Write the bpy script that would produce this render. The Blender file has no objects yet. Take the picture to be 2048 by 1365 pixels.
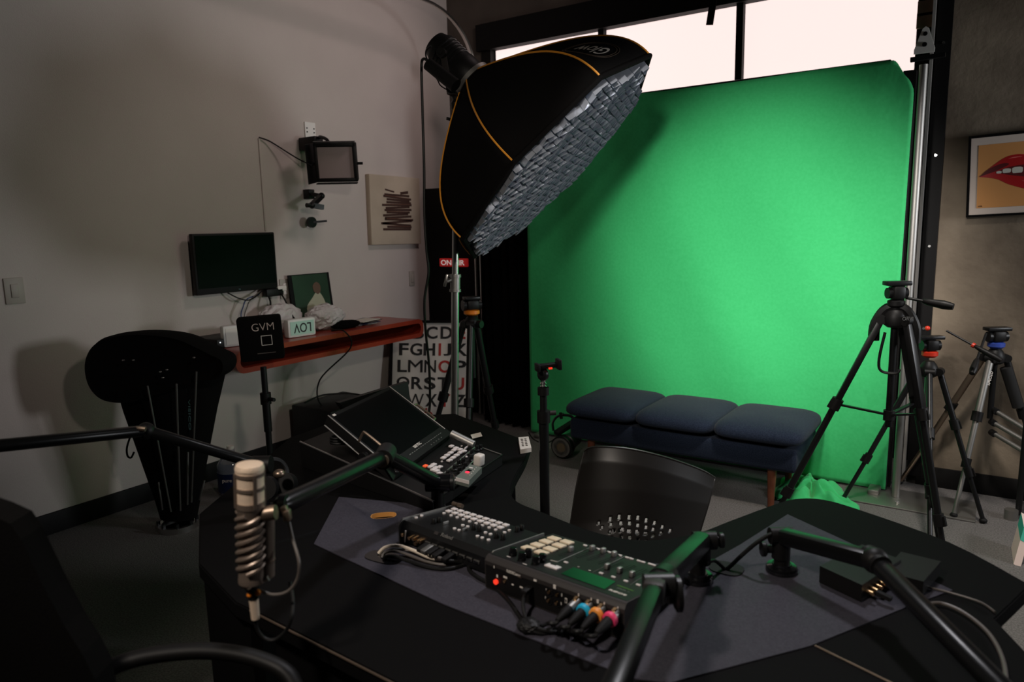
import bpy, bmesh, math, random
from mathutils import Vector, Matrix, Euler
random.seed(7)
C = bpy.context.scene.collection
PI = math.pi
def V(*a): return Vector(a if len(a) > 1 else a[0])

# ---------------------------------------------------------------- camera
YAW, PITCH, ROLL, FPX = 0.593355, 0.157283, -0.0211, 1438.4
CAM = V(0, 0, 1.5)
_f = V(-math.sin(YAW)*math.cos(PITCH), math.cos(YAW)*math.cos(PITCH), -math.sin(PITCH))
_r = V(math.cos(YAW), math.sin(YAW), 0); _u = _r.cross(_f)
_r2 = _r*math.cos(ROLL) + _u*math.sin(ROLL); _u2 = _u*math.cos(ROLL) - _r*math.sin(ROLL)
FWD, RGT = V(-math.sin(YAW), math.cos(YAW), 0), V(math.cos(YAW), math.sin(YAW), 0)
cd = bpy.data.cameras.new('camera'); cam = bpy.data.objects.new('camera', cd); C.objects.link(cam)
cd.lens = 36*FPX/2048; cd.sensor_width = 36; cd.clip_start = .02
cam.matrix_world = Matrix(((_r2.x, _u2.x, -_f.x, CAM.x), (_r2.y, _u2.y, -_f.y, CAM.y), (_r2.z, _u2.z, -_f.z, CAM.z), (0, 0, 0, 1)))
cd.dof.use_dof = True; cd.dof.focus_distance = 2.7; cd.dof.aperture_fstop = 3.6
bpy.context.scene.camera = cam
# survey helpers: where a sight line meets a plane of the room
def ray(x, y): return _f + _r2*((x-1024)/FPX) - _u2*((y-682.5)/FPX)
def oz(x, y, z=0.): d = ray(x, y); return CAM + d*((z-CAM.z)/d.z)
def ox(x, y, X=-3.92): d = ray(x, y); return CAM + d*((X-CAM.x)/d.x)
def oy(x, y, Y): d = ray(x, y); return CAM + d*((Y-CAM.y)/d.y)
def oh(x, y, h): d = ray(x, y); return CAM + d*(h/d.dot(FWD))      # h = horizontal distance ahead
def opl(x, y, p, n): d = ray(x, y); return CAM + d*((p-CAM).dot(n)/d.dot(n))

# ---------------------------------------------------------------- materials
M = {}
def mat(name, col, rough=.6, metal=0., emit=None, es=1., noise=None, bump=None, spec=.5, sheen=0., alpha=None, trans=0., coat=0.):
    m = bpy.data.materials.new(name); m.use_nodes = True; nt = m.node_tree; b = nt.nodes['Principled BSDF']
    b.inputs['Base Color'].default_value = (*col, 1); b.inputs['Roughness'].default_value = rough
    b.inputs['Metallic'].default_value = metal; b.inputs['Specular IOR Level'].default_value = spec
    b.inputs['Sheen Weight'].default_value = sheen; b.inputs['Coat Weight'].default_value = coat
    b.inputs['Transmission Weight'].default_value = trans
    if emit: b.inputs['Emission Color'].default_value = (*emit, 1); b.inputs['Emission Strength'].default_value = es
    if alpha is not None: b.inputs['Alpha'].default_value = alpha
    tc = None
    def coord():
        nonlocal tc
        if tc is None: tc = nt.nodes.new('ShaderNodeTexCoord')
        return tc.outputs['Object']
    if noise:   # (scale, colour2, low, high[, detail])
        n = nt.nodes.new('ShaderNodeTexNoise'); n.inputs['Scale'].default_value = noise[0]; n.inputs['Detail'].default_value = noise[4] if len(noise) > 4 else 6
        r = nt.nodes.new('ShaderNodeValToRGB'); r.color_ramp.elements[0].position = noise[2]; r.color_ramp.elements[1].position = noise[3]
        r.color_ramp.elements[0].color = (*col, 1); r.color_ramp.elements[1].color = (*noise[1], 1)
        nt.links.new(coord(), n.inputs['Vector']); nt.links.new(n.outputs['Fac'], r.inputs['Fac']); nt.links.new(r.outputs['Color'], b.inputs['Base Color'])
    if bump:    # (scale, strength, distance)
        n = nt.nodes.new('ShaderNodeTexNoise'); n.inputs['Scale'].default_value = bump[0]; n.inputs['Detail'].default_value = 4
        bp = nt.nodes.new('ShaderNodeBump'); bp.inputs['Strength'].default_value = bump[1]; bp.inputs['Distance'].default_value = bump[2]
        nt.links.new(coord(), n.inputs['Vector']); nt.links.new(n.outputs['Fac'], bp.inputs['Height']); nt.links.new(bp.outputs['Normal'], b.inputs['Normal'])
    M[name] = m; return m
mat('wall_white', (.57, .505, .465), .85, noise=(3.5, (.545, .482, .443), .35, .7), bump=(160, .35, .003))
mat('concrete', (.13, .098, .068), .8, noise=(2.6, (.27, .215, .155), .38, .68, 9), bump=(30, .35, .006))
mat('dark_concrete', (.07, .056, .046), .85, noise=(2.2, (.11, .09, .074), .35, .7, 8), bump=(30, .3, .005))
mat('carpet', (.085, .078, .074), .95, noise=(140, (.21, .195, .185), .3, .72, 8), bump=(260, .9, .006))
mat('ceiling_dark', (.05, .045, .042), .9, noise=(2, (.07, .06, .055), .4, .6))
mat('back_dark', (.05, .047, .045), .9)
mat('black_rubber', (.007, .0065, .0065), .65, spec=.25)
mat('black_paint', (.006, .0055, .0055), .6, spec=.15)
mat('black_metal', (.007, .007, .0075), .38, spec=.35)
mat('black_gloss', (.006, .006, .007), .12, spec=.6)
mat('black_fabric', (.0055, .005, .005), .95, bump=(300, .5, .002), spec=.06)
mat('curtain_fabric', (.0035, .003, .003), .98, spec=.03)
mat('black_plastic', (.006, .0056, .0056), .5, spec=.28)
mat('grey_plastic', (.030, .026, .025), .5, spec=.3)
mat('steel', (.62, .60, .58), .28, 1.)
mat('bright_steel', (.85, .84, .82), .22, 1.)
mat('dull_steel', (.36, .35, .33), .50, 1.)
mat('bronze_metal', (.32, .24, .18), .38, .9)
mat('mic_body', (.24, .185, .15), .40, .6)
mat('mic_grille', (.95, .74, .56), .45, .35, bump=(900, .8, .001))
mat('green_cloth', (.040, .47, .145), .8, noise=(60, (.048, .505, .162), .35, .65), bump=(5, .35, .02), sheen=.15, spec=.2)
mat('bench_blue', (.009, .014, .028), .9, noise=(180, (.020, .029, .050), .35, .7), bump=(400, .6, .003), sheen=.06, spec=.1)
mat('walnut', (.13, .035, .014), .45, noise=(8, (.20, .06, .025), .35, .65))
mat('red_wood', (.33, .035, .014), .38, noise=(7, (.25, .024, .010), .35, .65), coat=.2)
mat('desk_black', (.0042, .0040, .0042), .7, bump=(600, .35, .001), spec=.06)
mat('desk_inlay', (.040, .038, .050), .6, noise=(220, (.058, .055, .070), .3, .7), bump=(600, .4, .001), spec=.12)
mat('orange_wood', (.80, .38, .10), .5)
mat('orange_piping', (.75, .30, .03), .5)
mat('silver_fabric', (.56, .59, .66), .30, .6)
mat('grey_diffuser', (.035, .036, .04), .8)
mat('white_plastic', (.78, .72, .66), .45)
mat('cream_key', (.80, .66, .47), .5)
mat('white_key', (.74, .68, .66), .5)
mat('white_paint', (.80, .78, .74), .5)
mat('print_white', (.8, .74, .68), .6)
mat('red_key', (.9, .12, .04), .5, emit=(1, .12, .03), es=.35)
mat('red_glow', (.8, .02, .03), .4, emit=(1, .02, .05), es=2.5)
mat('red_led', (.8, .03, .02), .4, emit=(1, .05, .02), es=.8)
mat('red_plastic', (.62, .035, .015), .4)
mat('blue_plastic', (.035, .07, .35), .4)
mat('orange_plastic', (.9, .25, .02), .4)
mat('cyan_ring', (.01, .42, .68), .5)
mat('orange_ring', (.9, .32, .05), .5)
mat('pink_ring', (.88, .05, .17), .5)
mat('dark_screen', (.004, .005, .005), .25, spec=.2)
mat('tv_screen', (.002, .0025, .0025), .35, spec=.08)
mat('touch_screen', (.005, .022, .012), .10, spec=.9)  # reflection of the green screen tinted into the base colour
mat('paper_white', (.66, .60, .52), .8)
mat('poster_paper', (.80, .76, .69), .6, noise=(3, (.72, .67, .60), .4, .65))
mat('letter_black', (.02, .02, .02), .7)
mat('letter_red', (.45, .03, .025), .7)
mat('sign_red', (.50, .025, .02), .5, emit=(.6, .02, .02), es=.22)  # faint glow brightens a printed sign that is not lit
mat('sign_white', (.8, .75, .72), .5, emit=(1, .9, .85), es=.30)  # lettering glows a little too, in place of light falling on it
mat('canvas_beige', (.52, .43, .33), .85, noise=(5, (.45, .37, .28), .4, .65))
mat('print_brown', (.055, .022, .014), .8)
mat('print_brown_light', (.20, .085, .05), .8)
mat('print_tan', (.62, .28, .085), .7)
mat('lip_red', (.42, .012, .014), .4)
mat('lip_dark', (.10, .006, .008), .5)
mat('lip_shine', (.75, .16, .15), .4)
mat('tooth_white', (.62, .60, .53), .5)
mat('mat_board', (.62, .52, .45), .8)
mat('album_green', (.015, .035, .02), .35, noise=(4, (.03, .06, .035), .4, .7))
mat('album_pale', (.42, .40, .29), .5)
mat('album_skin', (.13, .07, .045), .5)
mat('lightbox_mint', (.42, .62, .52), .4, emit=(.5, .8, .65), es=.03)
mat('diffuser_pink', (.40, .31, .30), .6)
mat('bag_plastic', (.75, .68, .66), .35, trans=.25, bump=(18, .9, .02))
mat('bottle_clear', (.80, .84, .9), .06, trans=.92)
mat('label_blue', (.008, .018, .07), .4)
mat('lens_amber', (.9, .55, .12), .25, emit=(1, .6, .15), es=.25)
mat('warm_metal', (.95, .6, .3), .25, 1.)
mat('cable_white', (.72, .62, .50), .45)
mat('cable_grey', (.10, .085, .075), .45)
mat('cable_black', (.007, .007, .007), .5, spec=.25)
mat('cable_blue', (.03, .05, .14), .45)
mat('teal_paint', (.02, .42, .30), .5)
mat('pink_paper', (.72, .58, .52), .7)
mat('glass_frosted', (.9, .85, .84), .5, emit=(1.0, .80, .765), es=1.06)
mat('foam_black', (.008, .008, .008), .9)
mat('chair_plastic', (.0095, .0075, .006), .40, spec=.75)
mat('galvanised', (.42, .40, .38), .5, .35)
mat('seat_grey', (.45, .42, .38), .8)  # pale tone stands in for lit floor showing through the backrest holes
mat('switch_ivory', (.40, .36, .31), .5)
mat('green_label', (.12, .30, .05), .5)
mat('led_white', (.8, .8, .8), .4, emit=(.9, .95, 1), es=1.2)
mat('led_cyan', (.10, .20, .20), .5)
mat('module_grey', (.20, .23, .20), .4, .3)

# ---------------------------------------------------------------- mesh builder
def frame(d, up=V(0, 0, 1)):
    z = V(d).normalized()
    if abs(z.dot(up)) > .999: up = V(0, 1, 0)
    x = up.cross(z).normalized(); y = z.cross(x)
    return x, y, z
def axes(o, x, y, z=None):
    "4x4 with columns x y z at o"
    x = V(x).normalized(); y = V(y); z = x.cross(y).normalized() if z is None else V(z); y = z.cross(x)
    return Matrix(((x.x, y.x, z.x, o[0]), (x.y, y.y, z.y, o[1]), (x.z, y.z, z.z, o[2]), (0, 0, 0, 1)))
def spline(pts, n=8, closed=False):
    P = [V(p) for p in pts]; out = []; k = len(P)
    rng = range(k if closed else k-1)
    for i in rng:
        if closed: a, b, c, d = P[i-1], P[i], P[(i+1) % k], P[(i+2) % k]
        else: a, b, c, d = P[max(i-1, 0)], P[i], P[i+1], P[min(i+2, k-1)]
        for j in range(n):
            t = j/n
            out.append(.5*((2*b)+(c-a)*t+(2*a-5*b+4*c-d)*t*t+(3*b-a-3*c+d)*t**3))
    if not closed: out.append(P[-1])
    return out
class MB:
    def __init__(s): s.v = []; s.f = []
    def add(s, vs, fs, T=None):
        o = len(s.v); s.v += [tuple(T @ V(v)) if T is not None else tuple(v) for v in vs]; s.f += [tuple(i+o for i in f) for f in fs]; return s
    def bm(s, b, T=None):
        b.verts.index_update(); s.add([v.co.copy() for v in b.verts], [[v.index for v in f.verts] for f in b.faces], T); b.free(); return s
    def box(s, c, size, T=None, bev=0., seg=2):
        b = bmesh.new(); bmesh.ops.create_cube(b, size=1)
        bmesh.ops.scale(b, vec=V(*size), verts=b.verts)
        if bev: bmesh.ops.bevel(b, geom=b.edges[:], offset=min(bev, min(size)*.49), segments=seg, affect='EDGES', profile=.5)
        bmesh.ops.translate(b, vec=V(*c), verts=b.verts)
        return s.bm(b, T)
    def bar(s, p0, p1, w, h, up=V(0, 0, 1), bev=0.):
        p0, p1 = V(p0), V(p1); x, y, z = frame(p1-p0, up); L = (p1-p0).length
        T = Matrix(((x.x, y.x, z.x, p0.x), (x.y, y.y, z.y, p0.y), (x.z, y.z, z.z, p0.z), (0, 0, 0, 1)))
        return s.box((0, 0, L/2), (w, h, L), T, bev)
    def cyl(s, p0, p1, r0, r1=None, n=20, caps=True):
        r1 = r0 if r1 is None else r1; p0, p1 = V(p0), V(p1); x, y, z = frame(p1-p0)
        vs = []
        for p, r in ((p0, r0), (p1, r1)):
            for k in range(n): a = 2*PI*k/n; vs.append(p+x*(r*math.cos(a))+y*(r*math.sin(a)))
        fs = [(k, (k+1) % n, n+(k+1) % n, n+k) for k in range(n)]
        if caps: fs += [tuple(range(n))[::-1], tuple(range(n, 2*n))]
        return s.add(vs, fs)
    def lathe(s, prof, o, d, n=24, up=V(0, 0, 1)):
        o = V(o); x, y, z = frame(d, up); vs = []; m = len(prof)
        for r, h in prof:
            for k in range(n): a = 2*PI*k/n; vs.append(o+z*h+x*(r*math.cos(a))+y*(r*math.sin(a)))
        fs = [(i*n+k, i*n+(k+1) % n, (i+1)*n+(k+1) % n, (i+1)*n+k) for i in range(m-1) for k in range(n)]
        fs += [tuple(range(n))[::-1], tuple(range((m-1)*n, m*n))]
        return s.add(vs, fs)
    def tube(s, pts, r, n=8, smooth=0, closed=False, flat=1.):
        P = spline(pts, smooth, closed) if smooth else [V(p) for p in pts]
        m = len(P); R = r if isinstance(r, (list, tuple)) else None
        t0 = (P[1]-P[0]).normalized(); x, y, _ = frame(t0); vs = []
        for i, p in enumerate(P):
            if closed: t = (P[(i+1) % m]-P[i-1]).normalized()
            else: t = (P[min(i+1, m-1)]-P[max(i-1, 0)]).normalized()
            y = (y-t*y.dot(t)).normalized(); x = y.cross(t)
            if R: q = i/(m-1)*(len(R)-1); j = min(int(q), len(R)-2); rr = R[j]+(R[j+1]-R[j])*(q-j)
            else: rr = r
            for k in range(n): a = 2*PI*k/n; vs.append(p+x*(rr*math.cos(a))+y*(rr*flat*math.sin(a)))
        fs = [(i*n+k, i*n+(k+1) % n, ((i+1) % m)*n+(k+1) % n, ((i+1) % m)*n+k) for i in range(m if closed else m-1) for k in range(n)]
        if not closed: fs += [tuple(range(n))[::-1], tuple(range((m-1)*n, m*n))]
        return s.add(vs, fs)
    def ball(s, c, r, T=None, u=16, v=10):
        b = bmesh.new(); bmesh.ops.create_uvsphere(b, u_segments=u, v_segments=v, radius=1)
        r = (r, r, r) if not isinstance(r, (list, tuple)) else r
        bmesh.ops.scale(b, vec=V(*r), verts=b.verts); bmesh.ops.translate(b, vec=V(*c), verts=b.verts)
        return s.bm(b, T)
    def prism(s, poly, z0, z1, T=None, bev=0.):
        b = bmesh.new(); vs = [b.verts.new((p[0], p[1], z0)) for p in poly]; f = b.faces.new(vs)
        r = bmesh.ops.extrude_face_region(b, geom=[f]); bmesh.ops.translate(b, vec=(0, 0, z1-z0), verts=[g for g in r['geom'] if isinstance(g, bmesh.types.BMVert)])
        bmesh.ops.recalc_face_normals(b, faces=b.faces)
        if bev: bmesh.ops.bevel(b, geom=[e for e in b.edges if abs(e.verts[0].co.z-e.verts[1].co.z) < 1e-6], offset=bev, segments=2, affect='EDGES')
        return s.bm(b, T)
    def hull(s, A, B):
        "solid between two equal rings of points"
        n = len(A); return s.add([V(p) for p in A]+[V(p) for p in B], [tuple(range(n))[::-1], tuple(range(n, 2*n))]+[(k, (k+1) % n, n+(k+1) % n, n+k) for k in range(n)])
    def grid(s, fn, nu, nv, thick=0.):
        vs = [fn(i/nu, j/nv) for j in range(nv+1) for i in range(nu+1)]; w = nu+1
        fs = [(j*w+i, j*w+i+1, (j+1)*w+i+1, (j+1)*w+i) for j in range(nv) for i in range(nu)]
        return s.add(vs, fs)
    def build(s, name, m, parent=None, sharp=35, flat=False):
        me = bpy.data.meshes.new(name); me.from_pydata([tuple(v) for v in s.v], [], s.f); me.validate()
        b = bmesh.new(); b.from_mesh(me); bmesh.ops.recalc_face_normals(b, faces=b.faces); b.to_mesh(me); b.free()
        if not flat: me.shade_smooth(); me.set_sharp_from_angle(angle=math.radians(sharp))
        me.materials.append(M[m] if isinstance(m, str) else m)
        o = bpy.data.objects.new(name, me); C.objects.link(o); par(o, parent); return o
ROOT = {}
def par(o, p):
    if p is not None:
        o.parent = p
        q = p
        while q.parent is not None: q = q.parent
        o.matrix_parent_inverse = Matrix.Translation(-q.location) if p is q else Matrix.Identity(4)
def thing(name, label, cat, loc, group=None):
    o = bpy.data.objects.new(name, None); o.empty_display_size = .05; C.objects.link(o); o.location = V(loc)
    o['label'] = label; o['category'] = cat
    if group: o['group'] = group
    return o
def tag(o, label, cat, group=None):
    o['label'] = label; o['category'] = cat
    if group: o['group'] = group
    return o
def struct(o): o['kind'] = 'structure'; return o
def solid(o, t, off=0.):
    md = o.modifiers.new('thickness', 'SOLIDIFY'); md.thickness = t; md.offset = off; return o
def text_mesh(s, size, ext=.0006, off=0., align='CENTER', space=1.):
    cu = bpy.data.curves.new('lettering', 'FONT'); cu.body = s; cu.size = size; cu.extrude = ext; cu.offset = off
    cu.align_x = align; cu.align_y = 'CENTER'; cu.space_character = space; cu.resolution_u = 4
    o = bpy.data.objects.new('lettering', cu); C.objects.link(o); bpy.context.view_layer.update()
    me = bpy.data.meshes.new_from_object(o.evaluated_get(bpy.context.evaluated_depsgraph_get()))
    bpy.data.objects.remove(o); bpy.data.curves.remove(cu); me.materials.clear(); return me
def text(name, s, size, T, m, parent, ext=.0006, off=0., space=1., fit=None):
    me = text_mesh(s, size, ext, off, space=space)
    if fit:
        xs = [v.co.x for v in me.vertices]; ys = [v.co.y for v in me.vertices]
        sx = fit[0]/(max(xs)-min(xs)); sy = fit[1]/(max(ys)-min(ys)); cx = (max(xs)+min(xs))/2; cy = (max(ys)+min(ys))/2
        for v in me.vertices: v.co.x = (v.co.x-cx)*sx; v.co.y = (v.co.y-cy)*sy
    for v in me.vertices: v.co = T @ v.co
    me.materials.append(M[m]); o = bpy.data.objects.new(name, me); C.objects.link(o); par(o, parent); return o
# ================================================================ THE ROOM
XL, YP, YD, XP, H = -3.92, 4.55, 4.95, -.30, 3.7
XR, YF = 2.6, -1.6
struct(MB().box(((XL+XR)/2, (YF+YD)/2, -.05), (XR-XL+.4, YD-YF+.8, .1)).build('floor', 'carpet'))
struct(MB().box(((XL+XR)/2, (YF+YD)/2, H+.05), (XR-XL+.4, YD-YF+.8, .1)).build('ceiling', 'ceiling_dark'))
struct(MB().box((XL-.06, (YF+YD)/2, H/2), (.12, YD-YF+.5, H)).build('wall_left', 'wall_white'))
struct(MB().box((XR+.06, (YF+YD)/2, H/2), (.12, YD-YF+.5, H)).build('wall_right', 'back_dark'))
struct(MB().box(((XL+XR)/2, YF-.06, H/2), (XR-XL, .12, H)).build('wall_front', 'back_dark'))
wb = MB()
wb.box(((XP+XR)/2, YP+.25, H/2), (XR-XP, .5, H))                       # pier at the right
struct(wb.build('wall_back', 'concrete'))
WT, WB = oy(1473, 8, YD).z, 2.3                                        # glazing top
wx0 = oy(983, 100, YD).x; wx1 = oy(1835, 60, YD).x
m1, m2 = oy(1202, 65, YD).x, oy(1479, 60, YD).x
struct(MB().box(((XL+XP)/2, YD+.06, (WT+.18+H)/2), (XP-XL+.1, .12, H-WT-.18)).box(((XL+wx0-.1)/2, YD+.06, (WT+.18)/2), (wx0-.1-XL, .12, WT+.18)).build('wall_rear', 'dark_concrete'))
struct(MB().box(((wx0+XP)/2, YD+.02, WT+.10), (XP-wx0+.25, .12, .20)).build('trim_1', 'black_paint'))      # steel lintel over the door
# roll-up door: dark lower sections, glazed top section
d1 = struct(MB().box(((wx0+XP)/2-.03, YD+.05, WB/2), (XP-wx0+.15, .05, WB)).build('door_1', 'black_paint'))
rl = MB()
for k in range(1, 4): rl.box(((wx0+XP)/2-.03, YD+.02, k*.56), (XP-wx0+.12, .02, .05))
rl.build('door_rib', 'black_paint', d1)
wf = MB()
wf.box((wx0-.05, YD+.02, (WB+WT)/2), (.09, .06, WT-WB+.1)); wf.box((wx1+.10, YD+.02, (WB+WT)/2-.2), (.20, .07, WT-WB+.6))
wf.box(((wx0+wx1)/2, YD+.02, WB-.01), (wx1-wx0, .05, .06))
w1 = struct(wf.build('window_1', 'black_paint'))
for x in (m1, m2): MB().box((x, YD+.02, (WB+WT)/2), (.045, .05, WT-WB)).build('mullion', 'black_paint', w1)
xs = [wx0, m1, m2, wx1]
for a, b in zip(xs, xs[1:]): MB().box(((a+b)/2, YD+.05, (WB+WT)/2), (b-a-.02, .01, WT-WB+.02)).build('pane', 'glass_frosted', w1)
# baseboards
struct(MB().box((XL+.008, (YF+YD)/2, .055), (.016, YD-YF, .11), bev=.004).build('baseboard_left', 'black_rubber'))
struct(MB().box(((XP+XR)/2, YP-.008, .055), (XR-XP, .016, .115), bev=.004).build('baseboard_back', 'black_rubber'))

# door tracks: vertical channel with the curved head running back under the ceiling
def track(X, label, bend):
    Y = 4.50
    t = thing('door_track', label, 'door track', (X, Y, .02))
    zb = oy(950, 135, 4.50).z if bend else H-.1
    m = MB().box((X, Y+.012, (.03+zb)/2), (.05, .012, zb-.03)).build('channel', 'black_paint', t)
    for sx in (-.024, .024): MB().cyl((X+sx, Y-.004, .03), (X+sx, Y-.004, zb), .0105, n=12).build('channel_lip', 'steel', t)
    if bend:
        pts = [(X, Y, zb)]
        for k in range(1, 11):
            a = k/10*PI/2; pts.append((X-.02*k/10, Y-.50*(1-math.cos(a)), zb+.36*math.sin(a)))
        pts.append((X-.02, Y-2.2, zb+.40))
        MB().tube(pts, .024, n=8, flat=.5).build('curved_rail', 'steel', t)
        MB().box((X-.06, Y+.02, zb-.06), (.10, .05, .012)).box((X-.02, Y-.03, zb-.04), (.012, .09, .12)).build('bracket', 'dull_steel', t)
        MB().cyl((X-.10, Y-.06, zb-.02), (X+.07, Y-.06, zb+.0), .016).build('roller', 'steel', t)
    return t
track(oy(956, 480, 4.50).x, 'steel garage door track curving back under the ceiling, behind the softbox', True)
tr = thing('door_track', 'thin steel garage door track running up beside the right end of the window', 'door track', (oy(1868, 100, YP-.03).x, YP-.05, .05))
X2 = oy(1862, 130, YP-.03).x
MB().box((X2, YP-.03, 1.85), (.014, .04, 3.6)).build('channel', 'galvanised', tr)
MB().box((X2+.05, YP-.012, 1.85), (.07, .02, 3.6)).build('angle_plate', 'black_paint', tr)
s = MB()
for z in (.9, 1.35, 1.83, 2.4): s.cyl((X2+.05, YP-.03, z), (X2+.05, YP-.02, z), .007, n=8)
s.build('screw', 'bright_steel', tr)
# hinge plates on the black jamb
for (x, y) in ((1852, 16), (1850, 40)):
    p = oy(x, y, YD-.04); tag(MB().box(p, (.085, .006, .085), bev=.003).build('hinge_plate', 'bronze_metal'), 'upper dull metal hinge plate on the black window jamb' if y == 16 else 'lower dull metal hinge plate on the black window jamb', 'hinge plate')
# strap hanging before the window
a, b = oy(1431, 0, YD-.30), oy(1419, 50, YD-.30)
tag(MB().bar(a+V(0, 0, .12)+(a-b)*.3, b, .045, .004, up=V(0, 1, 0)).build('door_strap', 'black_fabric'), 'black fabric strap hanging in front of the window glass', 'strap')

# ================================================================ GREEN SCREEN
YS = 4.31
tl = oy(1275, 188, YS); tr_ = oy(1800, 120, YS); br = oy(1770, 985, YS); bl = oy(1060, 862, YS)
gs = thing('green_screen', 'large bright green chroma key screen standing before the window', 'green screen', ((bl.x+br.x)/2, YS, 0))
Z0, Z1 = .015, tr_.z; XA, XB = bl.x+.01, br.x+.0
top_w = oy(1829, 165, YS).x
b = bmesh.new(); NU, NV = 120, 90
def gsp(u, v):
    xr = XB+(top_w-XB)*min(1, v*1.12); x = XA+(xr-XA)*u; z = Z0+(Z1-Z0)*v
    if u > .955 and v > .93:
        q = max(0, (u-.955)/.045)*max(0, (v-.93)/.07); z -= .09*q*q; x -= .05*q
    z += .004*math.sin(u*9)*v
    e = min(u, 1-u, v, 1-v)
    y = YS+.012*math.sin(u*7+v*3)*min(1, e*8)+.006*math.sin(u*23+v*9)*min(1, e*8)
    y += .005*math.sin((u*1.4+v)*14)*max(0, 1-abs(u-.6)*3)
    return (x, y, z)
g = MB().grid(gsp, NU, NV); fab = g.build('fabric', 'green_cloth', gs); solid(fab, .004)
hoop = [gsp(0, 0), gsp(0, 1), gsp(.95, 1), gsp(.99, .97), gsp(1, .9), gsp(1, 0)]
MB().tube([V(p)+V(0, .012, 0) for p in hoop], .008, closed=True).build('rim', 'black_metal', gs)
MB().bar((br.x-.05, YS-.10, .02), (br.x-.05, YS+.12, .02), .06, .03, bev=.01).build('foot', 'dull_steel', gs)
MB().bar((bl.x+.12, YS-.10, .02), (bl.x+.12, YS+.12, .02), .06, .03, bev=.01).build('foot', 'dull_steel', gs)

# steel pole of the backdrop frame at the right of the screen
pt, pf = oy(1843, 130, 4.24), oz(1797, 992, 0); px, py = (pt.x+pf.x)/2, 4.24
bp = thing('backdrop_pole', 'brushed steel upright pole on a flat base plate, right of the green screen', 'pole', (px, py, 0))
MB().cyl((px, py, .01), (px, py, pt.z), .0195, n=20).build('pole', 'dull_steel', bp)
MB().box((px+.06, py-.02, .005), (.62, .30, .008), bev=.002).build('base_plate', 'dull_steel', bp)
MB().cyl((px+.02, py-.10, .01), (px+.02, py-.10, .018), .012, n=10).build('screw', 'bright_steel', bp)
MB().bar((px-.06, py, pt.z+.03), (px+.09, py, pt.z+.035), .03, .02).build('crossbar_end', 'black_metal', bp)
tri = [(-.045, 0), (.045, 0), (.045, .02), (.014, .115), (0, .125), (-.014, .115), (-.045, .02)]
Tm = axes((px+.0, py-.02, pt.z+.05), (1, 0, 0), (0, 0, 1))
MB().prism(tri, 0, .006, Tm, .001).build('hanger_bracket', 'white_paint', bp)
MB().cyl((px, py-.031, pt.z+.14), (px, py-.020, pt.z+.14), .010, n=10).cyl((px, py-.031, pt.z+.09), (px, py-.020, pt.z+.09), .011, n=10).build('bolt', 'black_metal', bp)
# dark side leg of the frame hiding behind the fabric edge
MB().bar((px-.07, py+.13, .02), (px-.07, py+.13, Z1-.05), .06, .05).build('side_panel', 'black_paint', bp)

# green cloth heaped on the carpet at the screen's foot
b = bmesh.new()
pcs = [oz(x, y, 0) for x, y in [(1545, 985), (1575, 958), (1640, 965), (1690, 990), (1716, 1026), (1660, 1022), (1600, 1012), (1552, 1003)]]
cen = sum(pcs, V(0, 0, 0))/len(pcs)
def heap(u, v):
    a = u*2*PI; k = a/(2*PI)*len(pcs); i = int(k) % len(pcs); f = k-int(k)
    e = pcs[i]*(1-f)+pcs[(i+1) % len(pcs)]*f
    p = cen+(e-cen)*v*1.02
    h = .055*(1-v**2.2)*(1+.55*math.sin(a*5+v*4)+.35*math.sin(a*9-v*7)) if v < 1 else 0
    return (p.x+.012*math.sin(a*7)*v, p.y+.012*math.cos(a*6)*v, max(.004, h+.006+.01*abs(math.sin(a*8))*v))
o = MB().grid(heap, 96, 14).build('spare_cloth', 'green_cloth', sharp=80); solid(o, .003, 1)
tag(o, 'crumpled green cloth heaped on the carpet beside the screen foot', 'cloth')

# black curtain and black board left of the screen
ca, cb = oy(968, 700, 4.42).x, oy(1064, 700, 4.42).x+.03
def cur(u, v): return (ca+(cb-ca)*u, 4.40+.022*math.sin(u*38)*(1-.3*v)+.01*math.sin(u*15+1), .01+2.25*v)
o = MB().grid(cur, 120, 6).build('black_curtain', 'curtain_fabric', sharp=80); solid(o, .004)
tag(o, 'black pleated curtain hanging left of the green screen', 'curtain')
ba, bb, bt = XL+.01, oy(948, 500, 4.57).x, oy(850, 378, 4.57).z
o = MB().box(((ba+bb)/2, 4.60, bt/2+.005), (bb-ba, .05, bt-.01), bev=.004).build('partition_screen', 'black_paint')
tag(o, 'tall black panel in the corner behind the lettered poster', 'panel')
t = thing('on_air_sign', 'small red sign with white lettering ON AIR on the black panel', 'sign', oy(906, 526, 4.55))
p0, p1 = oy(879, 517, 4.55), oy(934, 536, 4.55)
cx, cz = (p0.x+p1.x)/2, (oy(880, 526, 4.55).z+oy(932, 525, 4.55).z)/2; w = p1.x-p0.x
MB().box((cx, 4.56, cz), (w, .03, .066), bev=.006).build('plate', 'sign_red', t)
text('lettering', 'ON AIR', .06, axes((cx, 4.543, cz), (1, 0, 0), (0, 0, 1)), 'sign_white', t, off=.0008, fit=(w*.86, .042))

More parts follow.
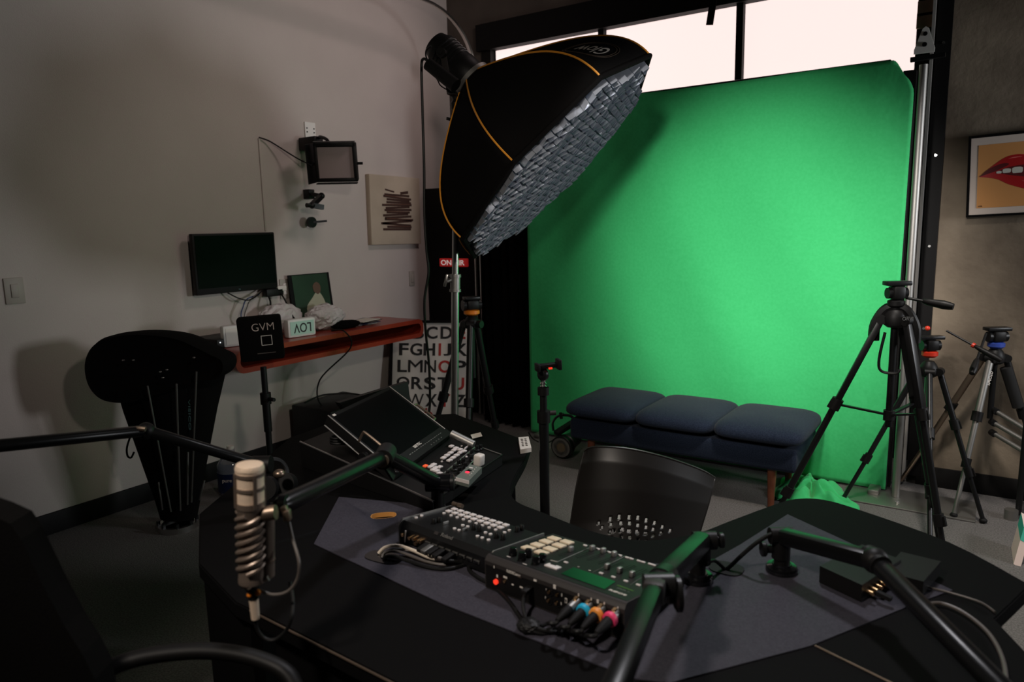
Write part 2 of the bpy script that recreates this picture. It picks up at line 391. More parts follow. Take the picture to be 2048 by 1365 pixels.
# ================================================================ PICTURE WITH LIPS (right)
Yp = YP-.012
TLp, BLp = oy(1940, 272, Yp), oy(1932, 434, Yp)
ph = TLp.z-BLp.z; pw = .60; ang = .035
ex = V(math.cos(ang), 0, math.sin(ang)); ez = V(-math.sin(ang), 0, math.cos(ang))
org = V(BLp.x, Yp, BLp.z-.004)
T = axes(org, ex, ez)      # local x right, y up, z toward the room (normal = ex x ez)
if (ex.cross(ez)).y > 0: pass
def fr(poly, z0, z1, m, name, parent, T=T, bev=0): return MB().prism(poly, z0, z1, T, bev).build(name, m, parent, flat=True)
pic = thing('framed_print', 'black framed print of glossy red lips on an orange ground, hung on the concrete wall', 'picture', org)
def rect(x0, y0, x1, y1): return [(x0, y0), (x1, y0), (x1, y1), (x0, y1)]
f = MB()
for r_ in (rect(0, 0, pw, .012), rect(0, ph-.012, pw, ph), rect(0, .012, .012, ph-.012), rect(pw-.012, .012, pw, ph-.012)): f.prism(r_, 0, .024, T)
f.build('picture_frame', 'black_fabric', pic)
fr(rect(.01, .01, pw-.01, ph-.01), .002, .008, 'mat_board', 'mat_board', pic)
fr(rect(.045, .045, pw-.045, ph-.05), .008, .0095, 'print_tan', 'print_sheet', pic)
LX0, LW, LY = .052, .50, .205
def lip(pts): return [(LX0+LW*a, LY+b*.33) for a, b in pts]
def sm(pts, n=5): return [(p.x, p.y) for p in spline([(a, b, 0) for a, b in pts], n)]
outer_top = [(0, 0), (.10, .14), (.22, .27), (.33, .30), (.42, .27), (.5, .25), (.58, .27), (.67, .30), (.78, .27), (.90, .14), (1, 0)]
outer_bot = [(1, 0), (.85, -.05), (.72, -.16), (.5, -.26), (.28, -.16), (.15, -.05), (0, 0)]
fr(lip(sm(outer_top)+sm(outer_bot)[1:-1]), .0096, .0102, 'lip_red', 'lips', pic)
fr(lip(sm([(0, 0), (.08, .11), (.2, .18), (.25, .155), (.14, .07), (.10, .05)])), .0103, .0106, 'lip_dark', 'lip_shade', pic)
fr(lip(sm([(.14, .055), (.28, .125), (.5, .14), (.72, .125), (.86, .055), (.72, -.005), (.5, -.06), (.28, -.01), (.14, .055)])[:-1]), .0103, .0107, 'lip_dark', 'mouth_opening', pic)
tm = [(.17, .05, .045, .04), (.235, .065, .07, .065), (.325, .065, .09, .09), (.44, .055, .105, .11), (.56, .055, .105, .11), (.675, .065, .09, .09), (.765, .065, .07, .065)]
for (x, y, w_, h_) in tm:
    q = [(x-w_/2+.008, y-h_/2), (x+w_/2-.008, y-h_/2), (x+w_/2, y-h_/4), (x+w_/2, y+h_/3), (x+w_/2-.02, y+h_/2), (x-w_/2+.02, y+h_/2), (x-w_/2, y+h_/3), (x-w_/2, y-h_/4)]
    fr(lip(q), .0108, .0112, 'tooth_white', 'tooth', pic)
fr(lip(sm([(.24, .245), (.3, .265), (.36, .262), (.3, .25)])), .0103, .0107, 'lip_shine', 'highlight', pic)
fr(lip(sm([(.36, -.10), (.45, -.155), (.5, -.15), (.43, -.12)])), .0103, .0107, 'lip_shine', 'highlight', pic)
text('signature', 'mk', .014, T @ Matrix.Translation((.062, .055, .0098)), 'print_brown', pic)
# ================================================================ LEFT WALL
def wallT(x, y, off=0.): p = ox(x, y, XL+off); return p
EY, EZ, EX = V(0, 1, 0), V(0, 0, 1), V(1, 0, 0)
# screen on the wall
a, b_, c_ = wallT(380, 470, .06), wallT(545, 467, .06), wallT(392, 590, .06)
tw, th = b_.y-a.y, a.z-c_.z+.01
tv = thing('wall_monitor', 'black flat television mounted on the white wall above the red shelf', 'television', (XL, a.y+tw/2, c_.z))
T = axes((XL+.05, a.y+tw/2, (a.z+c_.z)/2), EY, EZ)
MB().box((0, 0, .01), (tw, th, .035), T, .006).build('housing', 'black_plastic', tv)
MB().box((0, .012, .0285), (tw-.026, th-.05, .003), T).build('screen', 'tv_screen', tv)
MB().box((0, 0, -.03), (.2, .2, .045), T).build('wall_mount', 'black_metal', tv)
text('logo', 'hp', .013, T @ Matrix.Translation((0, -th/2+.016, .0285)), 'led_cyan', tv)
# raceway and cord up the wall
p0, p1 = wallT(521, 278), wallT(527, 462)
tag(MB().box((XL+.004, (p0.y+p1.y)/2, (p0.z+p1.z)/2), (.008, .012, p0.z-p1.z), bev=.002).build('cable_raceway', 'wall_white'), 'thin white cable raceway running up the wall above the television', 'raceway')
# light panel on bracket
lp = thing('wall_light_panel', 'barn door video light panel with pale diffuser, hung from a wall bracket', 'light panel', wallT(620, 262))
bk = wallT(619, 262); bk2 = wallT(620, 290)
MB().box((XL+.006, bk.y, bk.z-.03), (.008, .09, .17), bev=.002).build('wall_plate', 'white_paint', lp)
s = MB()
for dy in (-.03, .03):
    for dz in (.045, .02, -.05): s.cyl((XL+.010, bk.y+dy, bk.z-.03+dz), (XL+.013, bk.y+dy, bk.z-.03+dz), .005, n=8)
s.build('screw', 'black_metal', lp)
hb = ox(622, 288, XL+.09)
MB().box(hb, (.16, .075, .085), bev=.008).build('clamp', 'black_plastic', lp)
yk = [hb+V(.06, .02, .03), ox(640, 274, XL+.2), ox(653, 279, XL+.27), ox(660, 291, XL+.30)]
MB().tube(yk, .011, smooth=6).build('yoke', 'black_metal', lp)
# panel body: corners from sight lines on a plane swung out from the wall
pc = ox(672, 325, XL+.33)
yawp = math.radians(52); nx = V(math.cos(yawp), -math.sin(yawp), -.20).normalized(); sx = V(math.sin(yawp), math.cos(yawp), 0).normalized(); sy = nx.cross(sx)*1
if sy.z < 0: sy = -sy
T = Matrix(((sx.x, sy.x, nx.x, pc.x), (sx.y, sy.y, nx.y, pc.y), (sx.z, sy.z, nx.z, pc.z), (0, 0, 0, 1)))
W_, H_ = .265, .245
MB().box((0, 0, -.03), (W_, H_, .05), T, .008).build('housing', 'black_plastic', lp)
rim = MB()
for c, sz in (((0, H_/2-.012, .006), (W_, .024, .03)), ((0, -H_/2+.012, .006), (W_, .024, .03)), ((-W_/2+.01, 0, .006), (.02, H_, .03)), ((W_/2-.01, 0, .006), (.02, H_, .03))): rim.box(c, sz, T, .003)
rim.build('bezel', 'black_plastic', lp)
MB().box((0, 0, .002), (W_-.04, H_-.045, .006), T).build('diffuser', 'diffuser_pink', lp)
MB().box((-W_/2-.03, -.01, .035), (.006, H_*1.02, .10), T @ Matrix.Rotation(-.35, 4, 'Y')).build('barn_door', 'black_metal', lp)
MB().box((0, H_/2+.008, .02), (W_*.98, .006, .05), T).build('barn_door', 'black_metal', lp)
MB().box((0, -H_/2-.008, .02), (W_*.98, .006, .05), T).build('barn_door', 'black_metal', lp)
MB().cyl(T @ V(W_/2, -.01, -.02), T @ V(W_/2+.035, -.01, -.02), .009).build('tilt_knob', 'black_plastic', lp)
MB().cyl(T @ V(-W_/2-.03, -.01, -.02), T @ V(-W_/2, -.01, -.02), .009).build('tilt_knob', 'black_plastic', lp)
tag(MB().tube([ox(518, 275, XL+.01), ox(540, 283, XL+.03), ox(575, 305, XL+.08), ox(600, 320, XL+.15), ox(624, 331, XL+.24)], .0045, smooth=5).build('power_cord', 'cable_black'), 'black cord sagging across the wall to the light panel', 'cord')
# articulated clamp arm and round knob on the wall
ar = thing('articulated_arm', 'small black jointed mounting arm sticking out of the white wall', 'mounting arm', wallT(622, 400))
MB().box(ox(618, 389, XL+.03), (.06, .05, .065), bev=.005).build('wall_mount', 'black_metal', ar)
A_, B_, C_, D_ = ox(626, 389, XL+.08), ox(643, 392, XL+.16), ox(624, 411, XL+.20), ox(646, 415, XL+.22)
MB().bar(A_, B_, .025, .025).build('upper_link', 'black_metal', ar)
MB().bar(B_, C_, .03, .03).build('lower_link', 'black_metal', ar)
MB().bar(C_, D_, .032, .032).build('end_link', 'black_metal', ar)
MB().ball(B_, .022).build('upper_joint', 'black_metal', ar); MB().cyl(C_-V(0, .045, 0), C_, .014).ball(C_, .022).build('lower_joint', 'black_metal', ar)
kn = thing('wall_hook', 'round black knob on a stem, under the jointed arm on the white wall', 'hook', wallT(624, 444))
k0 = ox(623, 445, XL+.07)
MB().cyl((XL, k0.y+.04, k0.z+.0), k0, .008).build('stem', 'black_metal', kn)
MB().cyl(k0-V(.01, 0, 0), k0+V(.012, 0, 0), .036).build('disc', 'black_metal', kn)
MB().bar(k0, k0+V(.05, .09, .008), .014, .014).build('peg', 'black_metal', kn)
# canvas picture
a, b_, c_ = wallT(733, 350), wallT(833, 352), wallT(742, 491)
cvw, cvh = b_.y-a.y-.0, a.z-c_.z
cv = thing('canvas_picture', 'beige canvas with a dark stack of planks printed on it, hung on the white wall', 'picture', (XL, a.y+cvw/2, c_.z))
T = axes((XL+.022, a.y+cvw/2-.02, (a.z+c_.z)/2), EY, EZ) @ Matrix.Rotation(-.015, 4, 'Z')
MB().box((0, 0, 0), (cvw, cvh, .042), T, .004).build('canvas', 'canvas_beige', cv)
rr = random.Random(3); pk = MB(); pl = MB()
for k in range(15):
    z = .115-k*.0185; w_ = .30+rr.uniform(-.045, .045); x_ = rr.uniform(-.02, .02)+.01; an = rr.uniform(-.07, .07)
    m_ = Matrix.Translation((x_, z, .0218)) @ Matrix.Rotation(an, 4, 'Z')
    pk.box((0, 0, 0), (w_, .017, .002), T @ m_)
    if k % 3 == 1: pl.box((0, .006, .0012), (w_*.9, .0025, .001), T @ m_)
pk.box((-.09, .135, .0218), (.10, .012, .002), T @ Matrix.Rotation(-.15, 4, 'Z')); pk.box((.11, .125, .0218), (.09, .02, .002), T @ Matrix.Rotation(.12, 4, 'Z'))
pk.build('printed_planks', 'print_brown', cv, flat=True); pl.build('plank_edges', 'print_brown_light', cv, flat=True)
# switches / sockets
def plate(name, label, cat, p, w=.075, h=.12, kind='rocker'):
    t = thing(name, label, cat, p)
    T = axes((XL+.004, p.y, p.z), EY, EZ)
    MB().box((0, 0, 0), (w, h, .009), T, .003).build('cover_plate', 'switch_ivory', t)
    if kind == 'rocker': MB().box((0, 0, .006), (.034, .066, .008), T, .003).build('rocker', 'switch_ivory', t)
    else: MB().box((0, .022, .005), (.03, .03, .004), T, .004).box((0, -.022, .005), (.03, .03, .004), T, .004).build('socket', 'white_plastic', t)
plate('light_switch', 'white rocker light switch at the left edge of the white wall', 'light switch', wallT(28, 582), .085, .125)
plate('light_switch', 'narrow white switch plate on the wall below the canvas picture', 'light switch', wallT(823, 557), .06, .12)
plate('wall_outlet', 'white power outlet half behind the lower right corner of the television', 'outlet', wallT(569, 578), .08, .13, 'socket')

# ================================================================ RED SHELF TABLE
zt = .845; Y0, Y1 = oh(365, 690, 4.0).y, 0
back0 = ox(370, 683, XL+.02); back1 = ox(765, 650, XL+.02)
Y0, Y1 = 2.42, 4.02; XF = -3.50
tb = thing('wall_shelf', 'glossy red wooden wall console with rounded hollow ends along the white wall', 'shelf', ((XL+XF)/2, (Y0+Y1)/2, .66))
top = .845; hh = .135; rad = .055; th_ = .03
def loop(r, x0, x1, z0, z1, n=6):
    o = []
    for cx, cz, a0 in ((x1-r, z1-r, 0), (x0+r, z1-r, PI/2), (x0+r, z0+r, PI), (x1-r, z0+r, 1.5*PI)):
        for k in range(n+1): a = a0+k/n*PI/2; o.append((cx+r*math.cos(a), cz+r*math.sin(a)))
    return o
outer = loop(rad, Y0, Y1, top-hh, top); inner = loop(rad-.02, Y0+th_, Y1-th_, top-hh+th_, top-th_)
n = len(outer); vs = []; fs = []
for X in (XL+.01, XF):
    vs += [(X, y, z) for y, z in outer]; vs += [(X, y, z) for y, z in inner]
for k in range(n):
    j = (k+1) % n
    fs += [(k, j, 2*n+j, 2*n+k), (n+k, n+j, 3*n+j, 3*n+k), (k, j, n+j, n+k), (2*n+k, 2*n+j, 3*n+j, 3*n+k)]
MB().add(vs, fs).build('shell', 'red_wood', tb, sharp=40)
MB().box((XL+.03, (Y0+Y1)/2, top-hh/2), (.02, Y1-Y0-.08, hh-.03)).build('back_panel', 'black_paint', tb)
MB().box((XL+.10, Y0+.35, top-hh-.02), (.16, .03, .04)).box((XL+.10, Y1-.35, top-hh-.02), (.16, .03, .04)).build('bracket', 'black_metal', tb)
def onT(x, y, z=None): return oz(x, y, top if z is None else z)
# receiver with small lights
p = onT(408, 672)
t = thing('media_receiver', 'flat black receiver box with tiny white lights, left end of the red shelf', 'receiver', (p.x, p.y, top))
q0, q1 = ox(372, 668, -3.60), ox(425, 668, -3.60)
cx, cy = -3.78, 2.60
MB().box((cx, cy, top+.028), (.24, .36, .052), bev=.005).build('case', 'black_plastic', t)
s = MB()
for dy in (-.16, -.06, -.045, -.03, -.015): s.box((cx+.121, cy+dy, top+.036), (.002, .006, .006))
s.build('status_light', 'led_white', t)
# cinema lightboxes
def lbox(name, label, cx, cy, w, h, rot, txt, mt):
    t = thing(name, label, 'lightbox', (cx, cy, top))
    T = Matrix.Translation((cx, cy, top+h/2+.001)) @ Matrix.Rotation(rot, 4, 'Z')
    MB().box((0, 0, 0), (.055, w, h), T, .012).build('case', 'white_paint', t)
    MB().box((.0285, 0, 0), (.002, w-.03, h-.03), T, .0).build('light_face', mt, t)
    if txt:
        TT = T @ axes((.0305, 0, 0), (0, 1, 0), (0, 0, 1)) @ Matrix.Rotation(PI, 4, 'Z')
        text('lettering', txt, .07, TT, 'letter_black', t, off=.0006, fit=(w*.62, h*.52))
    return t
pL = onT(450, 692); pR = onT(583, 672)
lbox('cinema_lightbox', 'white plastic lightbox with blank face, left of the square black panel case', -3.66, 2.56, .19, .125, -.25, '', 'white_plastic')
lbox('cinema_lightbox', 'pale green lightbox reading LOV upside down, right of the square black panel case', -3.62, 2.98, .20, .115, -.12, 'LOV', 'lightbox_mint')
# album cover propped on the wall (generic picture)
al = thing('album_cover', 'square dark green record cover with a pale seated shape, leaning on the wall', 'record cover', (-3.85, 3.34, top))
a, b_, c_ = wallT(577, 551, .04), wallT(659, 547, .04), wallT(662, 640, .07)
aw = b_.y-a.y; ah = a.z-top
T = axes((XL+.05, a.y+aw/2, top+ah/2), EY, V(-.12, 0, 1))
MB().box((0, 0, 0), (aw, ah, .006), T).build('sleeve', 'black_paint', al)
MB().box((.004, .004, .004), (aw-.05, ah-.02, .002), T).build('picture_area', 'album_green', al)
MB().prism(sm([(-.02, -.17), (-.06, -.05), (.0, .02), (.05, .06), (.09, .02), (.115, -.06), (.12, -.17)], 4), .0055, .0065, T).build('pale_shape', 'album_pale', al, flat=True)
MB().prism(sm([(.02, .06), (.015, .10), (.05, .125), (.08, .10), (.075, .055), (.05, .04)], 4), .0067, .0075, T).build('brown_shape', 'album_skin', al, flat=True)
# white plastic bags
def blob(name, label, cat, c, r, m, seed, amp=.22, parent=None, squash=True):
    rr = random.Random(seed); b = bmesh.new(); bmesh.ops.create_icosphere(b, subdivisions=4, radius=1)
    ph = [(rr.uniform(-1, 1), rr.uniform(-1, 1), rr.uniform(-1, 1), rr.uniform(3, 11), rr.uniform(0, 6)) for _ in range(16)]
    for v in b.verts:
        n_ = v.co.copy(); d = sum(abs(math.sin((n_.x*p[0]+n_.y*p[1]+n_.z*p[2])*p[3]+p[4]))-.6 for p in ph)/16
        k = 1+amp*d*3.2; v.co = V(c[0]+n_.x*r[0]*k, c[1]+n_.y*r[1]*k, max(c[2]+n_.z*r[2]*k, c[2]-r[2]*.92))
    o = MB().bm(b).build(name, m, parent, sharp=25)
    if parent is None: tag(o, label, cat)
    return o
blob('plastic_bag', 'crumpled white plastic bag in front of the record cover', 'plastic bag', (-3.72, 3.27, top+.085), (.09, .15, .085), 'bag_plastic', 5)
blob('plastic_bag', 'white plastic bag bunched behind the lightboxes under the television', 'plastic bag', (-3.80, 2.98, top+.10), (.07, .16, .10), 'bag_plastic', 9)
blob('soft_hat', 'small dark folded cap lying on top of the receiver', 'cap', (-3.76, 2.68, top+.082), (.07, .09, .022), 'curtain_fabric', 12)
# stack of papers and dark pouch
t = thing('paper_pile', 'untidy pile of leaflets lying on the right half of the red shelf', 'papers', (-3.68, 3.62, top))
rr = random.Random(4)
for k in range(7):
    MB().box((0, 0, 0), (.13, .19, .003), Matrix.Translation((-3.68+rr.uniform(-.03, .03), 3.60+rr.uniform(-.03, .03), top+.004+k*.0045)) @ Matrix.Rotation(rr.uniform(-.6, .6), 4, 'Z') @ Matrix.Rotation(rr.uniform(-.01, .02), 4, 'X')).build('leaflet', ('paper_white', 'cable_grey', 'label_blue')[k % 3], t)
blob('dark_pouch', 'soft dark pouch lying between the plastic bag and the leaflets', 'pouch', (-3.64, 3.38, top+.026), (.07, .12, .028), 'curtain_fabric', 15, .12)
# cables from the television
def cable(name, label, pts, r, m, cat='cable', group=None, sm_=8):
    o = MB().tube(pts, r, n=8, smooth=sm_).build(name, m); return tag(o, label, cat, group)
cable('video_cable', 'thin black cable looping down from the television to the shelf', [ox(455, 586, XL+.05), ox(480, 598, XL+.09), ox(500, 600, XL+.10), ox(518, 588, XL+.08), ox(530, 574, XL+.05)], .004, 'cable_black')
cable('video_cable', 'blue cable dropping straight from the television behind the panel bag', [ox(518, 590, XL+.07), ox(495, 598, XL+.08), ox(487, 612, XL+.08), ox(485, 640, XL+.09), (XL+.10, 2.86, top+.01)], .004, 'cable_blue')
cable('video_cable', 'grey cable dropping beside the blue one behind the panel bag', [ox(525, 580, XL+.06), ox(505, 596, XL+.09), ox(495, 612, XL+.10), ox(492, 645, XL+.11), (XL+.12, 2.90, top+.01)], .0035, 'cable_grey')
cable('power_cord', 'black cord running from the outlet across the bags to the lightbox', [ox(556, 582, XL+.05), ox(565, 592, XL+.10), ox(580, 620, XL+.16), ox(592, 640, XL+.20), V(-3.66, 3.16, top+.01)], .005, 'cable_black', 'cord')
cable('power_cord', 'short black cord hanging from the plug block behind the panel bag', [ox(536, 590, XL+.06), ox(541, 606, XL+.10), ox(538, 622, XL+.10), ox(534, 634, XL+.10)], .006, 'cable_black', 'cord')
t = thing('plug_adapter', 'black and white plug adapter at the lower right corner of the television', 'plug', ox(550, 578, XL+.05))
MB().box(ox(546, 585, XL+.06), (.05, .13, .05), bev=.008).build('block', 'black_plastic', t)
MB().box(ox(560, 577, XL+.06), (.05, .07, .035), bev=.006).build('white_plug', 'white_plastic', t)
cable('power_cord', 'thin black cord hanging from the red shelf down to the black cabinet', [V(-3.60, 3.22, top+.006), V(-3.49, 3.23, top+.008), V(-3.475, 3.26, .74), ox(640, 760, XL+.30), ox(643, 810, XL+.30), V(-3.60, 3.33, .36)], .005, 'cable_black', 'cord')

# black cabinet under the shelf
c0 = V(-3.62, 3.25, 0)
cb = thing('subwoofer', 'black boxy speaker cabinet on the floor under the red shelf', 'speaker', c0)
MB().box((c0.x, c0.y, .19), (.38, .46, .36), bev=.012).build('cabinet', 'black_plastic', cb)
MB().box((c0.x+.19, c0.y, .19), (.012, .42, .32), bev=.003).build('grille', 'curtain_fabric', cb)
cable('looped_cable', 'black cable coiled loosely on top of the black speaker cabinet', [V(-3.72, 3.06, .385), V(-3.70, 3.20, .41), V(-3.58, 3.34, .405), V(-3.48, 3.40, .38)], .006, 'cable_black')

# light stand carrying the black GVM panel bag
hd = 3.72
bs = thing('light_stand', 'slim black light stand under the square panel case before the red shelf', 'light stand', (0, 0, 0))
foot = oh(537, 905, hd); topp = oh(530, 742, hd); vx, vy = (foot.x+topp.x)/2, (foot.y+topp.y)/2
bs.location = (vx, vy, 0)
MB().cyl((vx, vy, .10), (vx, vy, .80), .016).cyl((vx, vy, .45), (vx, vy, .62), .021).build('pole', 'black_metal', bs)
MB().cyl((vx, vy, .60), (vx, vy, .66), .028).cyl((vx, vy, .63), (vx+.07, vy, .63), .010).build('collar', 'black_plastic', bs)
for k in range(3):
    a = 2.2+k*2*PI/3; e = V(vx+.30*math.cos(a), vy+.30*math.sin(a), .012); u_ = V(vx, vy, .30)
    MB().bar(u_, e, .022, .012).build('leg', 'black_metal', bs)
    MB().bar(V(vx, vy, .12), V(vx, vy, .12)*.5+e*.5+V(0, 0, .1), .014, .006).build('brace', 'black_metal', bs)
bg = thing('panel_case', 'square black panel case with a white square emblem on the stand before the red shelf', 'case', (vx, vy, .80))
TLb, TRb, BRb, BLb = oh(473, 641, hd+.0), oh(560, 633, hd+.06), oh(568, 715, hd+.06), oh(471, 727, hd)
xr = (TRb-TLb).normalized(); T = axes((TLb+BRb)/2, xr, EZ); wb_, hb_ = (TRb-TLb).length*1.02, (TLb-BLb).length*1.02
MB().box((0, 0, -.05), (wb_, hb_, .10), T, .012).build('case', 'black_fabric', bg)
text('lettering', 'GVM', .07, T @ Matrix.Translation((wb_*.08, hb_*.27, .0008)), 'pink_paper', bg, off=-.0012, fit=(wb_*.50, hb_*.17))
sq_ = MB()
for c, sz in (((.03, -.0+.025, .001), (.055, .003, .001)), ((.03, -.025, .001), (.055, .003, .001)), ((.004, 0, .001), (.003, .053, .001)), ((.056, 0, .001), (.003, .053, .001))): sq_.box((c[0], c[1]-.01, c[2]), sz, T)
sq_.build('square_emblem', 'print_white', bg)
MB().box((wb_*.1, -hb_*.33, .001), (wb_*.42, .004, .001), T).build('small_print', 'cable_grey', bg)
# ================================================================ ALPHABET POSTER
BLq, BRq = oz(800, 872), oz(944, 859)
BLq = BRq-V(.60, .27, 0); TLq = V(-3.905, 4.055, .80)
exq = (BRq-BLq).normalized(); eyq = (TLq-BLq); eyq = (eyq-exq*eyq.dot(exq)); PH = eyq.length; eyq.normalize(); PW = (BRq-BLq).length
T = axes(BLq+V(0, 0, .004), exq, eyq)
ap = thing('alphabet_poster', 'white framed poster of the alphabet in black and red letters, leaning in the corner', 'poster', BLq)
MB().box((PW/2, PH/2, -.012), (PW, PH, .012), T).build('backing', 'black_paint', ap)
MB().box((PW/2, PH/2, -.004), (PW-.03, PH-.0, .004), T).build('sheet', 'poster_paper', ap)
f = MB()
for x0, y0, x1, y1 in ((0, 0, .02, PH), (0, PH-.02, PW, PH)): f.prism(rect(x0, y0, x1, y1), -.018, .010, T)
f.build('frame', 'black_paint', ap)
rows = [('ABCDE', (.165, .335, .50, .675, .845), 'AE'), ('FGHIJK', (.165, .315, .475, .60, .695, .86), 'I'), ('LMNOP', (.15, .31, .49, .665, .85), 'O'),
        ('QRSTU', (.165, .335, .49, .65, .83), 'U'), ('VWXYZ', (.14, .32, .51, .67, .85), 'Y'), ('ÅÄÖ', (.15, .31, .47), 'ÅÄÖ')]
for r_, (s_, us, reds) in enumerate(rows):
    for ch, u in zip(s_, us):
        acc = ch in 'ÅÄÖ'; hgt = .115*PH*(1.25 if acc else 1); wl = {'I': .028, 'J': .10, 'M': .175, 'W': .20, 'O': .155, 'Q': .155, 'G': .145, 'L': .115, 'F': .115, 'E': .115}.get(ch, .138)*PW
        text('letter', ch, .1, T @ Matrix.Translation((u*PW, PH*(1-.115-.158*r_)+(hgt*.1 if acc else 0), .0)), 'letter_red' if ch in reds else 'letter_black', ap, off=0 if ch in 'MNW' else .002, fit=(wl, hgt))

# ================================================================ STANDS AND TRIPODS
def tripod(name, label, cat, apex, feet, zlock=(.55, .3), r=(.016, .013, .010), mats=('black_metal',)*3, spread=None, hub=.05, col=True, shape='round', group=None, rootname=None):
    ax_, ay, az = apex; t = thing(name, label, cat, (ax_, ay, 0), group); A = V(apex)
    for i, ft in enumerate(feet):
        F = V(*ft); d = (F-A); h_ = V(d.x, d.y, 0).normalized(); s0 = A+h_*hub
        lg = MB(); q = [s0]+[A+(F-A)*(1-z/az)+h_*hub*(z/az) for z in zlock]+[F+V(0, 0, .012)]
        m0 = mats[0]
        for k in range(len(q)-1):
            if k == 0 and shape == 'flat': lg.bar(q[k], q[k+1], r[k]*2.6, r[k]*1.6, up=h_, bev=.004)
            else: lg.cyl(q[k], q[k+1], r[min(k, len(r)-1)], n=12)
        L = lg.build('leg', mats[min(i, len(mats)-1)], t)
        for k in range(1, len(q)-1):
            lk = MB(); dd = (q[k+1]-q[k-1]).normalized(); lk.cyl(q[k]-dd*.025, q[k]+dd*.025, r[min(k-1, len(r)-1)]*1.5, n=12); lk.bar(q[k]-dd*.02+h_*.02, q[k]+dd*.018+h_*.022, .012, .012)
            lk.build('leg_lock', 'black_plastic', L)
        MB().ball(F+V(0, 0, .014), (.018, .018, .014)).build('rubber_foot', 'black_rubber', L)
        MB().cyl(s0-V(-h_.y, h_.x, 0)*.022, s0+V(-h_.y, h_.x, 0)*.022, .020, n=14).build('hinge', 'black_plastic', L)
    if spread:
        zs, zc = spread; cc = V(ax_, ay, zc)
        for ft in feet:
            F = V(*ft); e = A+(F-A)*(1-zs/az)+V(F.x-A.x, F.y-A.y, 0).normalized()*hub*(zs/az)
            MB().bar(cc, e, .016, .008).build('spreader', 'black_metal', t)
        MB().cyl(cc-V(0, 0, .02), cc+V(0, 0, .02), .022).build('spreader_hub', 'black_plastic', t)
    if col: MB().cyl((ax_, ay, az-.32 if not spread else spread[1]-.05), (ax_, ay, az+.06), .014).build('center_column', 'black_metal', t)
    MB().lathe([(.03, -.03), (.042, -.02), (.046, .01), (.034, .035), (.022, .05)], A, (0, 0, 1)).build('hub', 'black_plastic', t)
    return t
def pan_head(t, c, r=.030, yaw=0., collar=None, handle=None, plate=(.05, .085), mt='black_plastic', hm='black_plastic', grip=.12, hr=.006, tip=None):
    c = V(c)
    MB().lathe([(r*.75, 0), (r*1.1, .01), (r*1.1, .028), (r*.7, .034)], c, (0, 0, 1)).build('pan_base', collar or mt, t)
    R_ = Matrix.Translation(c) @ Matrix.Rotation(yaw, 4, 'Z')
    MB().box((0, 0, .062), (r*1.7, r*2.0, .055), R_, .012).build('fluid_head', mt, t)
    MB().cyl(R_ @ V(-r*1.3, 0, .06), R_ @ V(r*1.3, 0, .06), r*.75).build('tilt_drum', 'black_metal', t)
    MB().box((0, 0, .100), (plate[0], plate[1], .018), R_, .004).build('quick_release_plate', 'black_metal', t)
    MB().box((r*1.1, .02, .098), (.02, .03, .012), R_, .003).build('plate_lever', 'dull_steel', t)
    if handle:
        a, b_ = V(handle[0]), V(handle[1]); d = (b_-a).normalized()
        h_ = MB().cyl(a, b_-d*grip*.9, hr).build('pan_handle', 'black_metal', t)
        MB().tube([b_-d*grip, b_-d*grip*.8, b_-d*grip*.3, b_], [hr*1.3, hr*2.3, hr*3.0, hr*2.1], n=12, smooth=4).build('grip', hm, h_)
        if tip: MB().cyl(b_-d*(grip+.012), b_-d*grip, hr*2.4).build('grip_ring', tip, h_)

# T1 big tripod
A1 = oh(1790, 640, 2.92)
A1 = V(A1.x, A1.y, A1.z)
f1 = [oz(1505, 1160, 0), oz(1880, 1178, 0), oz(1938, 1222, 0)]
f1 = [V(A1.x-.50, A1.y-.08, 0), V(A1.x+.20, A1.y+.40, 0), V(A1.x+.27, A1.y-.10, 0)]
t1 = tripod('camera_tripod', 'tall black photo tripod with pan handle, standing in front of the screen corner', 'tripod', A1, f1, zlock=(.72, .30), r=(.016, .014, .011), spread=(.72, .69), shape='flat', hub=.05)
hc = V(A1.x, A1.y, A1.z+.05)
MB().tube([A1+V(-.075, 0, -.09), A1+V(-.07, 0, -.02), A1+V(-.03, 0, .045), A1+V(.03, 0, .045), A1+V(.07, 0, -.02), A1+V(.075, 0, -.09)], .022, smooth=5, flat=.8).build('shoulder', 'black_plastic', t1)
MB().tube([A1+V(-.03, -.03, -.05), A1+V(-.045, -.04, -.16), A1+V(-.035, -.04, -.21), A1+V(.02, -.04, -.215), A1+V(.03, -.03, -.2)], .006, smooth=4).build('crank_handle', 'black_metal', t1)
text('brand', 'ORVI', .02, axes(A1+V(.05, -.048, .012), RGT, EZ), 'dull_steel', t1)
pan_head(t1, hc, r=.030, yaw=YAW, handle=(oh(1812, 596, 2.92), oh(1907, 614, 2.80)), plate=(.10, .05), grip=.11, hr=.006)
